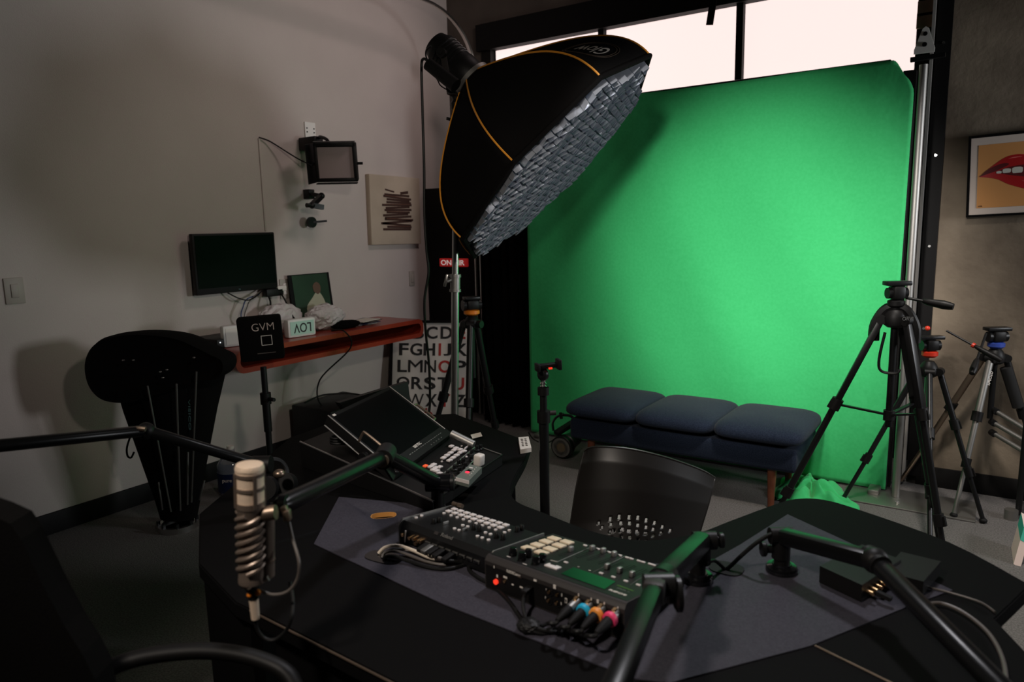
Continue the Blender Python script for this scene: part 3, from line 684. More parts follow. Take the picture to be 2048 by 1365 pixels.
# T2 red collar
A2 = oh(1857, 742, 3.56)
f2 = [V(A2.x-.36, A2.y+.17, 0), V(A2.x+.06, A2.y-.36, 0), V(A2.x+.27, A2.y+.15, 0)]
f2 = [oz(1686, 1002), oz(1860, 1128), oz(1966, 1047)]
t2 = tripod('camera_tripod', 'black tripod with a red collar under its fluid head, right of the big tripod', 'tripod', A2, f2, zlock=(.48, .25), r=(.015, .013, .011), col=False)
MB().cyl((A2.x, A2.y, A2.z-.42), (A2.x, A2.y, A2.z+.04), .014).build('center_column', 'dull_steel', t2)
pan_head(t2, A2+V(0, 0, .07), r=.034, yaw=YAW, collar='red_plastic', handle=(oh(1893, 662, 3.5), oh(2003, 722, 3.30)), plate=(.12, .05), grip=.13, hr=.005, tip='red_plastic')
MB().ball(oh(1855, 657, 3.5), .012).build('red_button', 'red_plastic', t2)
# T3 blue collar
A3 = oh(1990, 716, 3.62)
f3 = [V(A3.x-.40, A3.y+.10, 0), oz(1907, 1036), V(A3.x+.30, A3.y+.10, 0)]
t3 = tripod('camera_tripod', 'silver legged tripod with a blue collar under its head, nearest the right edge', 'tripod', A3, f3, zlock=(.50, .27), r=(.017, .014, .011), mats=('bronze_metal', 'dull_steel', 'black_metal'), col=True)
pan_head(t3, A3+V(0, 0, .05), r=.036, yaw=YAW, collar='blue_plastic', handle=(oh(1972, 668, 3.6), oh(1944, 748, 3.45)), plate=(.12, .055), grip=.10, hr=.006)
MB().cyl(A3+(f3[2]-A3)*.06+V(.03, 0, 0), A3+(f3[2]-A3)*.32+V(.02, 0, 0), .026).build('foam_grip', 'foam_black', t3)
text('brand', 'MeFOTO', .018, axes(oh(1980, 757, 3.5), (A3-f3[1]).normalized(), RGT), 'print_white', t3)
# metal tubes of another folded stand in the corner by the wall
t = thing('folded_light_stand', 'folded steel light stand leaning by the wall behind the blue collared tripod', 'light stand', oy(2040, 990, 4.4))
sl = MB()
for (x0, y0, x1, y1) in ((1990, 822, 2055, 862), (1985, 845, 2055, 886), (1985, 866, 2050, 905)): sl.cyl(oy(x0, y0, 4.38), oy(x1, y1, 4.25), .012)
sl.build('tube', 'dull_steel', t)
s = MB()
for (x0, y0) in ((1989, 822), (1984, 845), (1984, 866)): s.cyl(oy(x0-1, y0-1, 4.385), oy(x0+5, y0+3, 4.36), .017)
s.build('end_cap', 'black_plastic', t)
pz = oy(2052, 862, 4.25)
MB().cyl((pz.x, 4.25, .02), (pz.x, 4.25, pz.z+.1), .014).build('upright', 'black_metal', t)
MB().cyl((pz.x-.03, 4.22, .0), (pz.x-.03, 4.22, .05), .03).build('caster', 'dull_steel', t)
# T4 tripod in front of the poster
A4 = oh(944, 648, 4.15)
f4 = [A4-RGT*.34-FWD*.03, A4-RGT*.04-FWD*.34, A4+RGT*.15+FWD*.30]; f4 = [V(p.x, p.y, 0) for p in f4]
t4 = tripod('camera_tripod', 'black tripod with orange lit head in front of the alphabet poster', 'tripod', A4, f4, zlock=(.52, .28), r=(.020, .016, .012))
pan_head(t4, A4+V(0, 0, .05), r=.042, yaw=YAW+.4, collar='orange_plastic', plate=(.09, .06))
MB().cyl(A4+V(-.06, 0, 0), A4+V(.07, 0, 0), .022).build('shoulder', 'black_metal', t4)

# slim stand with phone clamp behind the desk
hd = 2.30; pa = oh(1090, 1015, hd); vx, vy = pa.x, pa.y; zz = lambda y: oh(1093, y, hd).z
ps = thing('light_stand', 'slim black stand with a small phone clamp on a ball head, behind the desk', 'light stand', (vx, vy, 0))
MB().cyl((vx, vy, .08), (vx, vy, zz(830)), .0165).build('lower_tube', 'black_metal', ps)
MB().cyl((vx, vy, zz(830)), (vx, vy, zz(775)), .012).build('upper_tube', 'black_metal', ps)
MB().cyl((vx, vy, zz(845)), (vx, vy, zz(822)), .022).cyl((vx, vy, zz(790)), (vx, vy, zz(775)), .019).build('collar', 'black_plastic', ps)
MB().cyl(oh(1094, 785, hd), oh(1078, 785, hd), .011).cyl(oh(1094, 827, hd), oh(1112, 826, hd), .008).build('knob', 'grey_plastic', ps)
MB().lathe([(.006, 0), (.011, .003), (.007, .008), (.011, .013), (.007, .018), (.010, .026), (.005, .035)], (vx, vy, zz(775)), (0, 0, 1)).build('spigot', 'bright_steel', ps)
hz = zz(752)
MB().ball((vx, vy, hz+.005), (.020, .020, .022)).build('ball_head', 'black_metal', ps)
MB().cyl(oh(1092, 750, hd), oh(1076, 752, hd), .011).build('ball_knob', 'black_plastic', ps)
T = axes(oh(1094, 732, hd), (oh(1118, 730, hd+.02)-oh(1070, 735, hd)).normalized(), EZ)
MB().box((0, 0, 0), (.078, .014, .03), T, .003).box((-.036, .0, .012), (.010, .026, .04), T, .003).box((.036, .004, .012), (.012, .034, .04), T, .003).build('phone_clamp', 'black_plastic', ps)
MB().box((.006, -.006, .018), (.012, .006, .004), T).build('red_mark', 'red_led', ps)
for k in range(3):
    a = 1.1+k*2*PI/3; e = V(vx+.33*math.cos(a), vy+.33*math.sin(a), .012)
    MB().bar((vx, vy, .30), e, .022, .012).build('leg', 'black_metal', ps)
    MB().bar((vx, vy, .10), V(vx, vy, .15)*.5+e*.5, .014, .006).build('brace', 'black_metal', ps)

# ================================================================ SOFTBOX ON ITS STAND
SC = V(-1.733, 2.957, 1.791); SN = V(.668, .229, -.708).normalized(); SR = .61; PHI = -14.043
sa = SN.cross(EZ).normalized(); sb_ = SN.cross(sa); DEP = .545; NG = 8
sbx = thing('octagonal_softbox', 'big black octagonal softbox with orange piping and silver honeycomb grid', 'softbox', SC)
def rimdir(k): a = PHI+k*PI/4; return sa*math.cos(a)+sb_*math.sin(a)
def prof(t): return .085+(SR-.085)*math.sin(min(1, t)*PI/2)**.95*(1.0+.035*math.sin(PI*t))
def rib(k, t): return SC-SN*(DEP*(1-t)**1.0)+rimdir(k)*prof(t)
def shell(k, f, t):
    a, b_ = rib(k, t), rib(k+1, t); p = a*(1-f)+b_*f
    return p-(rimdir(k)+rimdir(k+1)).normalized()*(.030*math.sin(PI*f)*math.sin(PI*t))
for k in range(NG):
    o = MB().grid(lambda f, t: shell(k, f, t), 12, 24).build('fabric_panel', 'black_fabric', sbx, sharp=80); solid(o, .003)
pp = MB()
for k in range(NG): MB().tube([rib(k, j/24)+rimdir(k)*.003 for j in range(25)], .0042, n=6).build('piping', 'orange_piping', sbx)
hem = MB().tube([rib(k, 1)+SN*.004 for k in range(NG)], .012, n=8, closed=True); hem.build('rim', 'black_fabric', sbx)
# front diffuser
MB().add([SC-SN*.03]+[SC-SN*.03+rimdir(k)*(SR-.02) for k in range(NG)], [(0, 1+k, 1+(k+1) % NG) for k in range(NG)]).build('diffuser', 'grey_diffuser', sbx, flat=True)
# honeycomb grid: zigzag ribbons joined edge to edge
def inside(x, y, R): return all((x*math.cos(PHI+(k+.5)*PI/4)+y*math.sin(PHI+(k+.5)*PI/4)) < R*math.cos(PI/8) for k in range(8))
RIN = SR-.015; cs = .054; amp = .0175; gm = MB(); rr = random.Random(11)
nrow = int(2*SR/(2*amp))+2; ncol = int(2*SR/cs)+4
for i in range(-nrow//2, nrow//2+1):
    base = i*2*amp; prev = None
    for j in range(-ncol, ncol+1):
        x = j*cs/2; y = base+(amp*.96 if (j+i) % 2 else -amp*.96)
        x2 = x+rr.uniform(-.003, .003); y2 = y+rr.uniform(-.0012, .0012)
        if inside(x2, y2, RIN):
            sag = .020*(1-(x2*x2+y2*y2)/SR**2)+.006*math.sin(x2*22+y2*9)
            dpt = .050+rr.uniform(-.005, .005); tlt = rr.uniform(-.004, .004)
            P0 = SC+sa*x2+sb_*y2+SN*(sag-.022); P1 = P0+SN*dpt+sb_*(tlt+.004)+sa*rr.uniform(-.003, .003)
            if prev: gm.add([prev[0], P0, P1, prev[1]], [(0, 1, 2, 3)])
            prev = (P0, P1)
        else: prev = None
gm.build('honeycomb_grid', 'silver_fabric', sbx, flat=True)
# speed ring
apx = SC-SN*DEP
MB().lathe([(.075, 0), (.100, 0), (.100, .02), (.075, .02), (.075, 0)], apx-SN*.015, SN, n=32).build('speed_ring', 'dull_steel', sbx)
# curved logo: oval outline and script word on the top panel
def onpanel(me_or_pts, k, fc, tc, su, st):
    out = []
    for (x, y) in me_or_pts:
        f, t = fc+y*su, tc-x*st; p = shell(k, f, t); n_ = (p-(SC-SN*.35)).normalized(); out.append(p+n_*.004)
    return out
KL = 0
rin = lambda a: (math.copysign(abs(math.cos(a))**.75, math.cos(a)), math.copysign(abs(math.sin(a))**.75, math.sin(a)))
for sc_, nm in ((1, 'oval_outline'), (.90, 'oval_outline')):
    MB().tube(onpanel([(rin(a/48*2*PI)[0]*sc_, rin(a/48*2*PI)[1]*sc_) for a in range(48)], KL, .47, .70, .26, .17), .0012, n=5, closed=True).build(nm, 'bronze_metal', sbx)
me = text_mesh('Glow', 1., 0., .01)
xs = [v.co.x for v in me.vertices]; ys = [v.co.y for v in me.vertices]; w_, h_ = max(xs)-min(xs), max(ys)-min(ys); cx, cy = (max(xs)+min(xs))/2, (max(ys)+min(ys))/2
pts = onpanel([((v.co.x-cx)/w_*2, (v.co.y-cy)/h_*2) for v in me.vertices], KL, .47, .70, .13, .11)
for v, p in zip(me.vertices, pts): v.co = p
me.materials.append(M['print_white']); o = bpy.data.objects.new('lettering', me); C.objects.link(o); par(o, sbx)

# studio strobe head behind it
hdm = thing('studio_light_head', 'black studio light head with yoke clamped behind the big softbox', 'studio light', apx-SN*.2)
hx, hy, hz_ = frame(-SN)
Th = Matrix(((hx.x, hy.x, hz_.x, apx.x), (hx.y, hy.y, hz_.y, apx.y), (hx.z, hy.z, hz_.z, apx.z), (0, 0, 0, 1)))
MB().lathe([(.078, .015), (.084, .03), (.084, .09), (.080, .10), (.080, .22), (.070, .235), (.060, .262), (.040, .270)], apx, -SN, n=28).build('housing', 'black_plastic', hdm)
s = MB()
for k in range(5): s.lathe([(.080, .115+k*.020), (.0825, .117+k*.020), (.0825, .123+k*.020), (.080, .125+k*.020)], apx, -SN, n=28)
s.build('cooling_ring', 'black_metal', hdm)
MB().lathe([(.078, .0), (.088, .004), (.088, .016), (.078, .02)], apx, -SN, n=28).build('mount_ring', 'dull_steel', hdm)
stx, sty = -2.18, 2.77
stp = oh(912, 215, 3.47); stx, sty = stp.x, stp.y
side = SN.cross(EZ).normalized()
pv = apx-SN*.16
yb = MB()
b0 = V(stx, sty, stp.z+.03)
for sg in (-1, 1): yb.bar(pv+side*sg*.092, b0+side*sg*.075+V(0, 0, .02), .030, .006, up=side, bev=.002)
yb.bar(b0+side*-.078+V(0, 0, .02), b0+side*.078+V(0, 0, .02), .03, .006)
yb.build('yoke', 'grey_plastic', hdm)
for sg in (-1, 1): MB().cyl(pv+side*.092*sg, pv+side*.125*sg, .022).cyl(pv+side*.120*sg, pv+side*.132*sg, .010).build('yoke_knob', 'black_plastic', hdm)
gb = MB(); g0, g1 = oh(912, 172, 3.35), oh(856, 128, 3.40)
gb.cyl(g1, g0, .028, .032).build('grip_handle', 'black_plastic', hdm)
cable('power_cord', 'black power cord hanging down the wall from the studio light head', [oh(858, 124, 3.42), oh(847, 118, 3.46), oh(843, 135, 3.48), oh(845, 220, 3.50), oh(848, 330, 3.50), oh(849, 430, 3.50), oh(853, 500, 3.50), oh(857, 545, 3.50), oh(849, 600, 3.50), oh(851, 660, 3.52), oh(858, 730, 3.54), oh(860, 800, 3.54), oh(858, 850, 3.52), oh(870, 950, 3.50)], .0065, 'cable_black', 'cord')
cable('sync_cord', 'short black cord joining the light head to its handle', [oh(862, 92, 3.42), oh(853, 100, 3.45), oh(852, 112, 3.44), oh(857, 124, 3.42)], .004, 'cable_black', 'cord')
cable('sync_cord', 'black cord sagging below the light head grip', [oh(862, 140, 3.42), oh(875, 160, 3.46), oh(882, 172, 3.46), oh(900, 183, 3.42)], .003, 'cable_black', 'cord')
# steel stand
st = thing('softbox_stand', 'tall chrome light stand carrying the big softbox, left of the black curtain', 'light stand', (stx, sty, 0))
lean = oh(909, 860, 3.47); xb, yb_ = stx+(lean.x-stx)*1.32, sty+(lean.y-sty)*1.32
zq = lambda y: oh(909, y, 3.47).z
def sp(z): f = 1-z/stp.z; return V(stx+(xb-stx)*f, sty+(yb_-sty)*f, z)
MB().cyl(sp(.18), sp(zq(582)), .0185, n=20).build('lower_tube', 'steel', st)
MB().cyl(sp(zq(560)), sp(stp.z-.02), .0155, n=20).build('upper_tube', 'steel', st)
MB().cyl(sp(zq(584)), sp(zq(550)), .024).cyl(sp(zq(584)), sp(zq(579)), .028).cyl(sp(zq(555)), sp(zq(549)), .028).build('collar', 'dull_steel', st)
kz = sp(zq(558))
MB().cyl(kz, oh(893, 563, 3.45), .010).bar(oh(895, 549, 3.45), oh(889, 574, 3.45), .016, .014, bev=.004).build('wing_knob', 'steel', st)
MB().lathe([(.014, 0), (.020, .01), (.012, .03), (.020, .045), (.022, .07), (.012, .085), (.018, .10), (.010, .12)], sp(stp.z-.05), (0, 0, 1)).build('spigot', 'black_metal', st)
MB().cyl(sp(stp.z-.06), oh(893, 237, 3.45), .007).build('tee_handle', 'black_metal', st)
for k in range(3):
    a = .4+k*2*PI/3; c0_ = V(xb, yb_, 0); e = c0_+V(.36*math.cos(a), .36*math.sin(a), .02)
    MB().tube([c0_+V(0, 0, .28), c0_+V(.12*math.cos(a), .12*math.sin(a), .22), e+V(0, 0, .03), e], .011, smooth=4).build('leg', 'steel', st)

# ================================================================ COLLAPSED SOFTBOX (left, on the floor)
sf = oz(357, 1056); cfo = V(sf.x, sf.y, 0)
cs_ = thing('collapsed_softbox', 'collapsed black softbox standing on its ring with steel rods, by the white wall', 'softbox', cfo)
hs = cfo.dot(FWD); 
ringc = oh(357, 1050, hs)+V(0, 0, .02)
rings = [  # (left px, right px, y) silhouette rows
    (322, 394, 1035), (312, 400, 1000), (292, 410, 940), (272, 421, 880), (252, 432, 820), (240, 442, 775), (232, 450, 738), (236, 447, 715), (262, 420, 695), (300, 370, 684)]
m = MB(); NN = 40; vs = []
for i, (l, r_, y) in enumerate(rings):
    a, b_ = oh(l, y, hs), oh(r_, y, hs); c = (a+b_)/2; rw = (b_-a).length/2
    for k in range(NN):
        an = 2*PI*k/NN; fl = 1+.035*math.sin(an*8)*(i/len(rings))
        vs.append(c+RGT*(rw*math.cos(an)*fl)+FWD*(rw*.62*math.sin(an)*fl)+EZ*(.012*math.sin(an*2)*i/9))
fs = [(i*NN+k, i*NN+(k+1) % NN, (i+1)*NN+(k+1) % NN, (i+1)*NN+k) for i in range(len(rings)-1) for k in range(NN)]+[tuple(range((len(rings)-1)*NN, len(rings)*NN))]
m.add(vs, fs).build('fabric_cone', 'black_fabric', cs_, sharp=80)
# drooping flap over the top-left
flp = [(166, 738), (170, 712), (184, 690), (210, 675), (262, 668), (318, 670), (360, 678), (392, 692), (424, 708), (449, 722), (450, 745), (430, 760), (380, 770), (320, 790), (262, 806), (232, 808), (205, 803), (186, 790), (172, 768)]
F0 = [oh(x, y, hs-.19) for x, y in flp]; cf = sum(F0, V(0, 0, 0))/len(F0)
F0s = spline(F0, 4, True); nF = len(F0s); vs = []; lay = [(-.045, .90), (-.055, .965), (-.02, 1.0), (.06, 1.0), (.12, .965), (.14, .88)]
for off, sc_ in lay: vs += [cf+(p-cf)*sc_+FWD*(off+.05) for p in F0s]
vs.append(cf+FWD*-.03); vs.append(cf+FWD*.20)
fs = [(i*nF+k, i*nF+(k+1) % nF, (i+1)*nF+(k+1) % nF, (i+1)*nF+k) for i in range(len(lay)-1) for k in range(nF)]
fs += [(len(vs)-2, (k+1) % nF, k) for k in range(nF)]+[(len(vs)-1, (len(lay)-1)*nF+k, (len(lay)-1)*nF+(k+1) % nF) for k in range(nF)]
MB().add(vs, fs).build('fabric_hood', 'black_fabric', cs_, sharp=80)
for (x0, y0, x1, y1) in ((295, 772, 342, 1024), (353, 768, 361, 1022), (393, 744, 383, 1005), (317, 965, 325, 1020), (409, 962, 399, 1000), (376, 905, 375, 1010)):
    def fd(y): 
        q = [r_ for r_ in rings]; 
        for (la, ra, ya), (lb, rb, yb2) in zip(q, q[1:]):
            if yb2 <= y <= ya: f = (ya-y)/(ya-yb2); return ((ra-la)*(1-f)+(rb-lb)*f)/2
        return 36
    d0, d1 = hs-fd(y0)*.62*hs/FPX*1.04-.02, hs-fd(y1)*.62*hs/FPX*1.04-.012
    if y0 < 780: d0 = hs-.245
    mid = oh((x0+x1)/2, (y0+y1)/2, (d0+d1)/2-.015)
    MB().tube([oh(x0, y0, d0), mid, oh(x1, y1, d1)], .0042, smooth=5).build('rod', 'dull_steel', cs_)
bc = oh(357, 1045, hs); bc = V(cfo.x, cfo.y, .0)
MB().lathe([(.078, .0), (.098, .0), (.098, .03), (.078, .03), (.078, .0)], bc, (0, 0, 1), n=36).build('speed_ring', 'steel', cs_)
s = MB()
for k in range(8): a = k*PI/4+.2; s.box((bc.x+.09*math.cos(a), bc.y+.09*math.sin(a), .04), (.014, .014, .025))
s.build('rod_socket', 'black_metal', cs_)
s = MB()
for (x, y) in ((247, 721), (267, 721), (321, 744), (334, 740), (326, 756), (388, 716)): s.ball(oh(x, y, hs-.265), (.007, .007, .004), u=8, v=6)
s.build('grommet', 'steel', cs_)
MB().tube([oh(262, 870, hs), oh(254, 895, hs), oh(255, 912, hs), oh(262, 916, hs), oh(268, 905, hs)], .005, smooth=5).build('strap_loop', 'black_fabric', cs_)
text('lettering', 'VISICO', .05, axes(oh(379, 830, hs-.21), -EZ*.99-RGT*.06, RGT), 'led_cyan', cs_, fit=(.15, .010))

# water bottle and odds behind
pb = oz(468, 985); hb_ = pb.dot(FWD)
wbt = thing('water_jug', 'clear plastic water jug with blue label, on the floor behind the microphone', 'bottle', (pb.x, pb.y, 0))
kk = 1/FPX*hb_*1.0
MB().lathe([(.075, 0), (.082, .012), (.082, .09), (.078, .10), (.082, .11), (.080, .17), (.055, .215), (.022, .24), (.022, .262)], (pb.x, pb.y, .002), (0, 0, 1), n=28).build('bottle_body', 'bottle_clear', wbt)
MB().lathe([(.0835, .02), (.0835, .135)], (pb.x, pb.y, 0), (0, 0, 1), n=28).build('label', 'label_blue', wbt)
text('lettering', 'pure', .03, axes(V(pb.x, pb.y, .10)-FWD*.0855, RGT, EZ), 'print_white', wbt)
MB().cyl((pb.x, pb.y, .262), (pb.x, pb.y, .282), .02).build('bottle_cap', 'white_plastic', wbt)

# ================================================================ BLUE BENCH
bx0, bx1, by0, by1 = -2.09, -.775, 3.70, 4.20
bn = thing('upholstered_bench', 'long navy blue upholstered bench with three seat cushions before the green screen', 'bench', ((bx0+bx1)/2, (by0+by1)/2, 0))
MB().box(((bx0+bx1)/2, (by0+by1)/2, .285), (bx1-bx0, by1-by0, .125), None, .022, 3).build('base', 'bench_blue', bn)
def pillow(c, sz, n=4.5, m_=2.4, T=None, sub=4):
    b = bmesh.new(); bmesh.ops.create_cube(b, size=2); bmesh.ops.subdivide_edges(b, edges=b.edges[:], cuts=14, use_grid_fill=True)
    for v in b.verts:
        p = v.co.normalized(); g_ = ((abs(p.x)**n+abs(p.y)**n)**(m_/n)+abs(p.z)**m_)**(1/m_); q = p/g_
        zc = q.z if q.z > 0 else q.z*.75
        v.co = V(c[0]+q.x*sz[0]/2, c[1]+q.y*sz[1]/2, c[2]+zc*sz[2]/2)
    return MB().bm(b, T)
cw = (bx1-bx0+.05)/3
for k in range(3):
    cxk = bx0-.025+cw*(k+.5)
    o = pillow((cxk, (by0+by1)/2-.005, .402), (cw*1.035, by1-by0+.085, .14), n=6.5, m_=2.6).build('seat_cushion', 'bench_blue', bn, sharp=80)
    MB().tube([(cxk-cw*.47, by0-.012, .398), (cxk, by0-.022, .396), (cxk+cw*.47, by0-.012, .398)], .0035, smooth=6).build('seam', 'bench_blue', o)
for sx_, sy_ in ((0, 0), (0, 1), (1, 0), (1, 1)):
    x = bx0+.12 if not sx_ else bx1-.13; y = by0+.06 if not sy_ else by1-.06
    MB().cyl((x, y, 0), (x, y, .225), .016, .024).build('leg', 'walnut', bn)

# video light lying by the bench
fl = oz(1128, 918); hf = fl.dot(FWD)
vl = thing('video_light', 'black round video light with glowing amber lens, lying on the carpet by the bench', 'video light', fl)
fc = oh(1122, 892, hf-.02); rc = oh(1150, 868, hf+.16); dv = (rc-fc).normalized(); fc = V(fc.x, fc.y, .082); rc = V(rc.x, rc.y, .09); dv = (rc-fc).normalized()
MB().lathe([(.066, 0), (.075, .005), (.075, .03), (.062, .035), (.062, .06), (.070, .065), (.055, .12), (.05, .20), (.03, .21)], fc, dv, n=28).build('housing', 'black_metal', vl)
MB().lathe([(.001, -.002), (.030, -.002), (.030, .0)], fc, dv, n=24).build('lens', 'lens_amber', vl)
MB().lathe([(.050, -.004), (.064, -.004), (.064, .0), (.050, .0), (.050, -.004)], fc, dv, n=28).build('lens_ring', 'dull_steel', vl)
MB().tube([oh(1107, 862, hf+.05), oh(1106, 845, hf+.06), oh(1118, 832, hf+.08), oh(1140, 832, hf+.1), oh(1148, 840, hf+.1)], .010, smooth=6, flat=.5).build('yoke', 'black_metal', vl)
MB().bar(oh(1112, 868, hf+.03), oh(1146, 846, hf+.12), .05, .03, bev=.006).build('control_box', 'black_plastic', vl)
MB().cyl(oh(1121, 826, hf+.08), oh(1123, 838, hf+.08), .010).cyl(oh(1128, 828, hf+.08), oh(1118, 834, hf+.08), .007).build('clamp_knob', 'black_plastic', vl)
cable('power_cord', 'black cord lying along the carpet from the curtain to the video light', [oz(1057, 866), oz(1068, 880), oz(1090, 888), oz(1108, 880)], .005, 'cable_black', 'cord')

# white and green pack at the right edge on the carpet
q = [oz(2027, 1130), oz(2040, 1137), oz(2070, 1128)]
bkx = thing('leaning_box', 'white and green cardboard pack on the carpet at the right edge', 'box', q[0])
hw = q[0].dot(FWD); a = [oh(2027, 1129, hw), oh(2041, 1137, hw-.02), oh(2062, 1062, hw-.02+.05), oh(2048, 1055, hw+.05)]
dep = RGT*.10+FWD*.16
MB().hull(a, [p+dep for p in a]).build('carton', 'pink_paper', bkx, flat=True)
a2 = [a[0]*.35+a[3]*.65, a[1]*.35+a[2]*.65, a[2]+V(0, 0, .0), a[3]]; nn = -FWD*.001-RGT*.001
MB().hull([p+nn for p in a2], [p+nn*.1+dep for p in a2]).build('green_band', 'teal_paint', bkx, flat=True)
# ================================================================ DESK
DZ = .75
def dk(x, y): p = oz(x, y, DZ); return (p.x, p.y)
dsk = thing('studio_desk', 'large black curved studio desk with a blue grey inlaid top, filling the foreground', 'desk', (-.7, 1.4, 0))
inner = sm([(-1.318, 2.06), (-1.239, 1.90), (-1.174, 1.745), (-1.115, 1.63), (-1.05, 1.572), (-.95, 1.545), (-.796, 1.508), (-.689, 1.512), (-.615, 1.56), (-.559, 1.64), (-.52, 1.74), (-.445, 1.925), (-.402, 1.99), (-.343, 2.013), (-.252, 1.986), (-.045, 1.882), (.105, 1.735)], 4)
out_ = [(.045, 1.545), (.16, 1.30), (.30, .95), (.25, .72), (-.2, .77), (-.789, .797), (-1.148, .815), (-1.25, .817), (-1.475, .88), (-1.75, 1.06), (-1.97, 1.42), (-2.12, 1.66), (-2.15, 1.95), (-1.80, 2.24)]
dtop = MB().prism(inner+out_, DZ-.035, DZ, None, .003).build('desktop', 'desk_black', dsk)
inl = [dk(678, 996), dk(628, 1090), dk(885, 1210), dk(1265, 1360), (-.40, 1.035), dk(1620, 1295), dk(1830, 1210), dk(1905, 1183), dk(1575, 1031), dk(1480, 1092), dk(1400, 1137), dk(1250, 1125), dk(1050, 1065), dk(865, 1013)]
dinl = MB().prism(inl, DZ+.0005, DZ+.0025).build('inlay', 'desk_inlay', dsk)
ed = MB()
ed.tube([(-1.20, .815, DZ-.002), (-.789, .795, DZ-.002), (-.5, .785, DZ-.002)], .0022, n=6); ed.build('edge_trim', 'bronze_metal', dsk)
p, q = oz(1630, 1292, DZ+.002), oz(1790, 1370, DZ+.002); MB().tube([p, q, q+(q-p)*.5], .0014, n=6).build('seam_trim', 'bronze_metal', dsk)
for a, b_ in (((-1.22, .84), (-1.47, .90)), ((-1.75, 1.10), (-2.0, 1.50)), ((-1.72, 2.16), (-1.36, 2.00)), ((.02, 1.55), (.14, 1.32))):
    d = (V(*b_, 0)-V(*a, 0)); n_ = V(-d.y, d.x, 0).normalized()*.012
    MB().hull([V(*a, .0)-n_, V(*b_, .0)-n_, V(*b_, .0)+n_, V(*a, .0)+n_], [V(*a, DZ-.036)-n_, V(*b_, DZ-.036)-n_, V(*b_, DZ-.036)+n_, V(*a, DZ-.036)+n_]).build('side_panel', 'desk_black', dsk, flat=True)
MB().prism([(-1.16, .84), (-1.13, .84), (.2, .80), (.2, .83), (-1.13, .87)], 0, DZ-.036).build('front_panel', 'desk_black', dsk)
# cable openings
def gro(x, y, rx, ry, rot, m, name='cable_opening'):
    p = oz(x, y, DZ+.003); T = Matrix.Translation(p) @ Matrix.Rotation(rot, 4, 'Z'); g = MB()
    a = [(rx*math.copysign(abs(math.cos(t))**.7, math.cos(t)), ry*math.copysign(abs(math.sin(t))**.7, math.sin(t))) for t in [k/32*2*PI for k in range(32)]]
    return p, T, a
p, T, a = gro(767, 1031, .034, .021, .75, '')
g = MB(); n = len(a)
cut = MB().prism(a, -.08, .03, T).build('cutter', 'black_paint')
for ob in (dtop, dinl):
    md = ob.modifiers.new('opening', 'BOOLEAN'); md.operation = 'DIFFERENCE'; md.object = cut; md.solver = 'EXACT'
    bpy.context.view_layer.update(); me = bpy.data.meshes.new_from_object(ob.evaluated_get(bpy.context.evaluated_depsgraph_get())); ob.modifiers.remove(md); ob.data = me
bpy.data.objects.remove(cut)
vs = [(x*.985, y*.985, -.0005) for x, y in a]+[(x*.96, y*.95, -.0005) for x, y in a]+[(x*.96, y*.95, -.013) for x, y in a]
fs = [(k, (k+1) % n, n+(k+1) % n, n+k) for k in range(n)]+[(n+k, n+(k+1) % n, 2*n+(k+1) % n, 2*n+k) for k in range(n)]
g.add(vs, fs, T).build('cutout_lining', 'orange_wood', dsk)
# lighter rim only on the far side: raised oval collar
p, T, a = gro(768, 1116, .048, .026, .1, '')
MB().prism(a, -.001, .002, T).build('cable_grommet', 'black_gloss', dsk)
p, T, a = gro(1453, 1138, .036, .030, 0, '')
g = MB().prism(a, -.001, .002, T).build('cable_grommet', 'black_rubber', dsk)

# ================================================================ VIDEO MIXER
def device(org, ang, w, prof_):
    "prism with side profile (y, z) and width w; returns its frame"
    T = Matrix.Translation(V(*org)) @ Matrix.Rotation(ang, 4, 'Z')
    return T
def body(T, w, pr, x0=0.):
    m = MB(); n = len(pr)
    vs = [(x0, y, z) for y, z in pr]+[(x0+w, y, z) for y, z in pr]
    return m.add(vs, [tuple(range(n)), tuple(range(n, 2*n))[::-1]]+[(k, (k+1) % n, n+(k+1) % n, n+k) for k in range(n)], T)
vm = thing('video_mixer', 'black video switcher with white square keys and silver end plates, on the desk', 'video mixer', (-1.01, 1.28, DZ))
Tv = device((-1.152, 1.203, DZ+.006), math.radians(-6.1), .292, None); Wv = .296
pv_ = [(0, 0), (0, .040), (.013, .052), (.188, .030), (.188, 0)]
body(Tv, Wv-.012, [(.002, .002), (.002, .038), (.014, .050), (.186, .028), (.186, .002)], .006).build('body', 'black_metal', vm)
for x0 in (0, Wv-.004):
    body(Tv, .0035, [(-.002, -.004), (-.002, .041), (.012, .0545), (.191, .032), (.191, -.004)], x0).build('end_plate', 'dull_steel', vm)
MB().cyl(Tv @ V(.000, .186, .036), Tv @ V(.016, .186, .036), .0055).cyl(Tv @ V(.018, .186, .036), Tv @ V(.034, .186, .036), .0060).build('hinge_barrel', 'bronze_metal', vm)
def topplane(T, a, b_):
    p = T @ V(0, a[0], a[1]); q = T @ V(0, b_[0], b_[1]); x = (T @ V(1, 0, 0)-T @ V(0, 0, 0)).normalized(); y = (q-p).normalized(); n_ = x.cross(y)
    return p, x, y, n_
P0, X0, Y0_, N0 = topplane(Tv, (.014, .050), (.186, .028))
def on(x, y, P0, X0, Y0, N0, lift=0.):
    p = opl(x, y, P0, N0); return axes(p+N0*lift, X0, Y0)
def z7(x, y): return 780+x/7.314, 1000+y/7.314
def rcopy(proto, T):
    o = proto.copy(); C.objects.link(o); o.parent = proto.parent; o.matrix_parent_inverse = proto.matrix_parent_inverse; o.matrix_basis = T; return o
keyv = MB().box((0, 0, .002), (.0158, .0140, .005), None, .002).build('key', 'white_key', None)
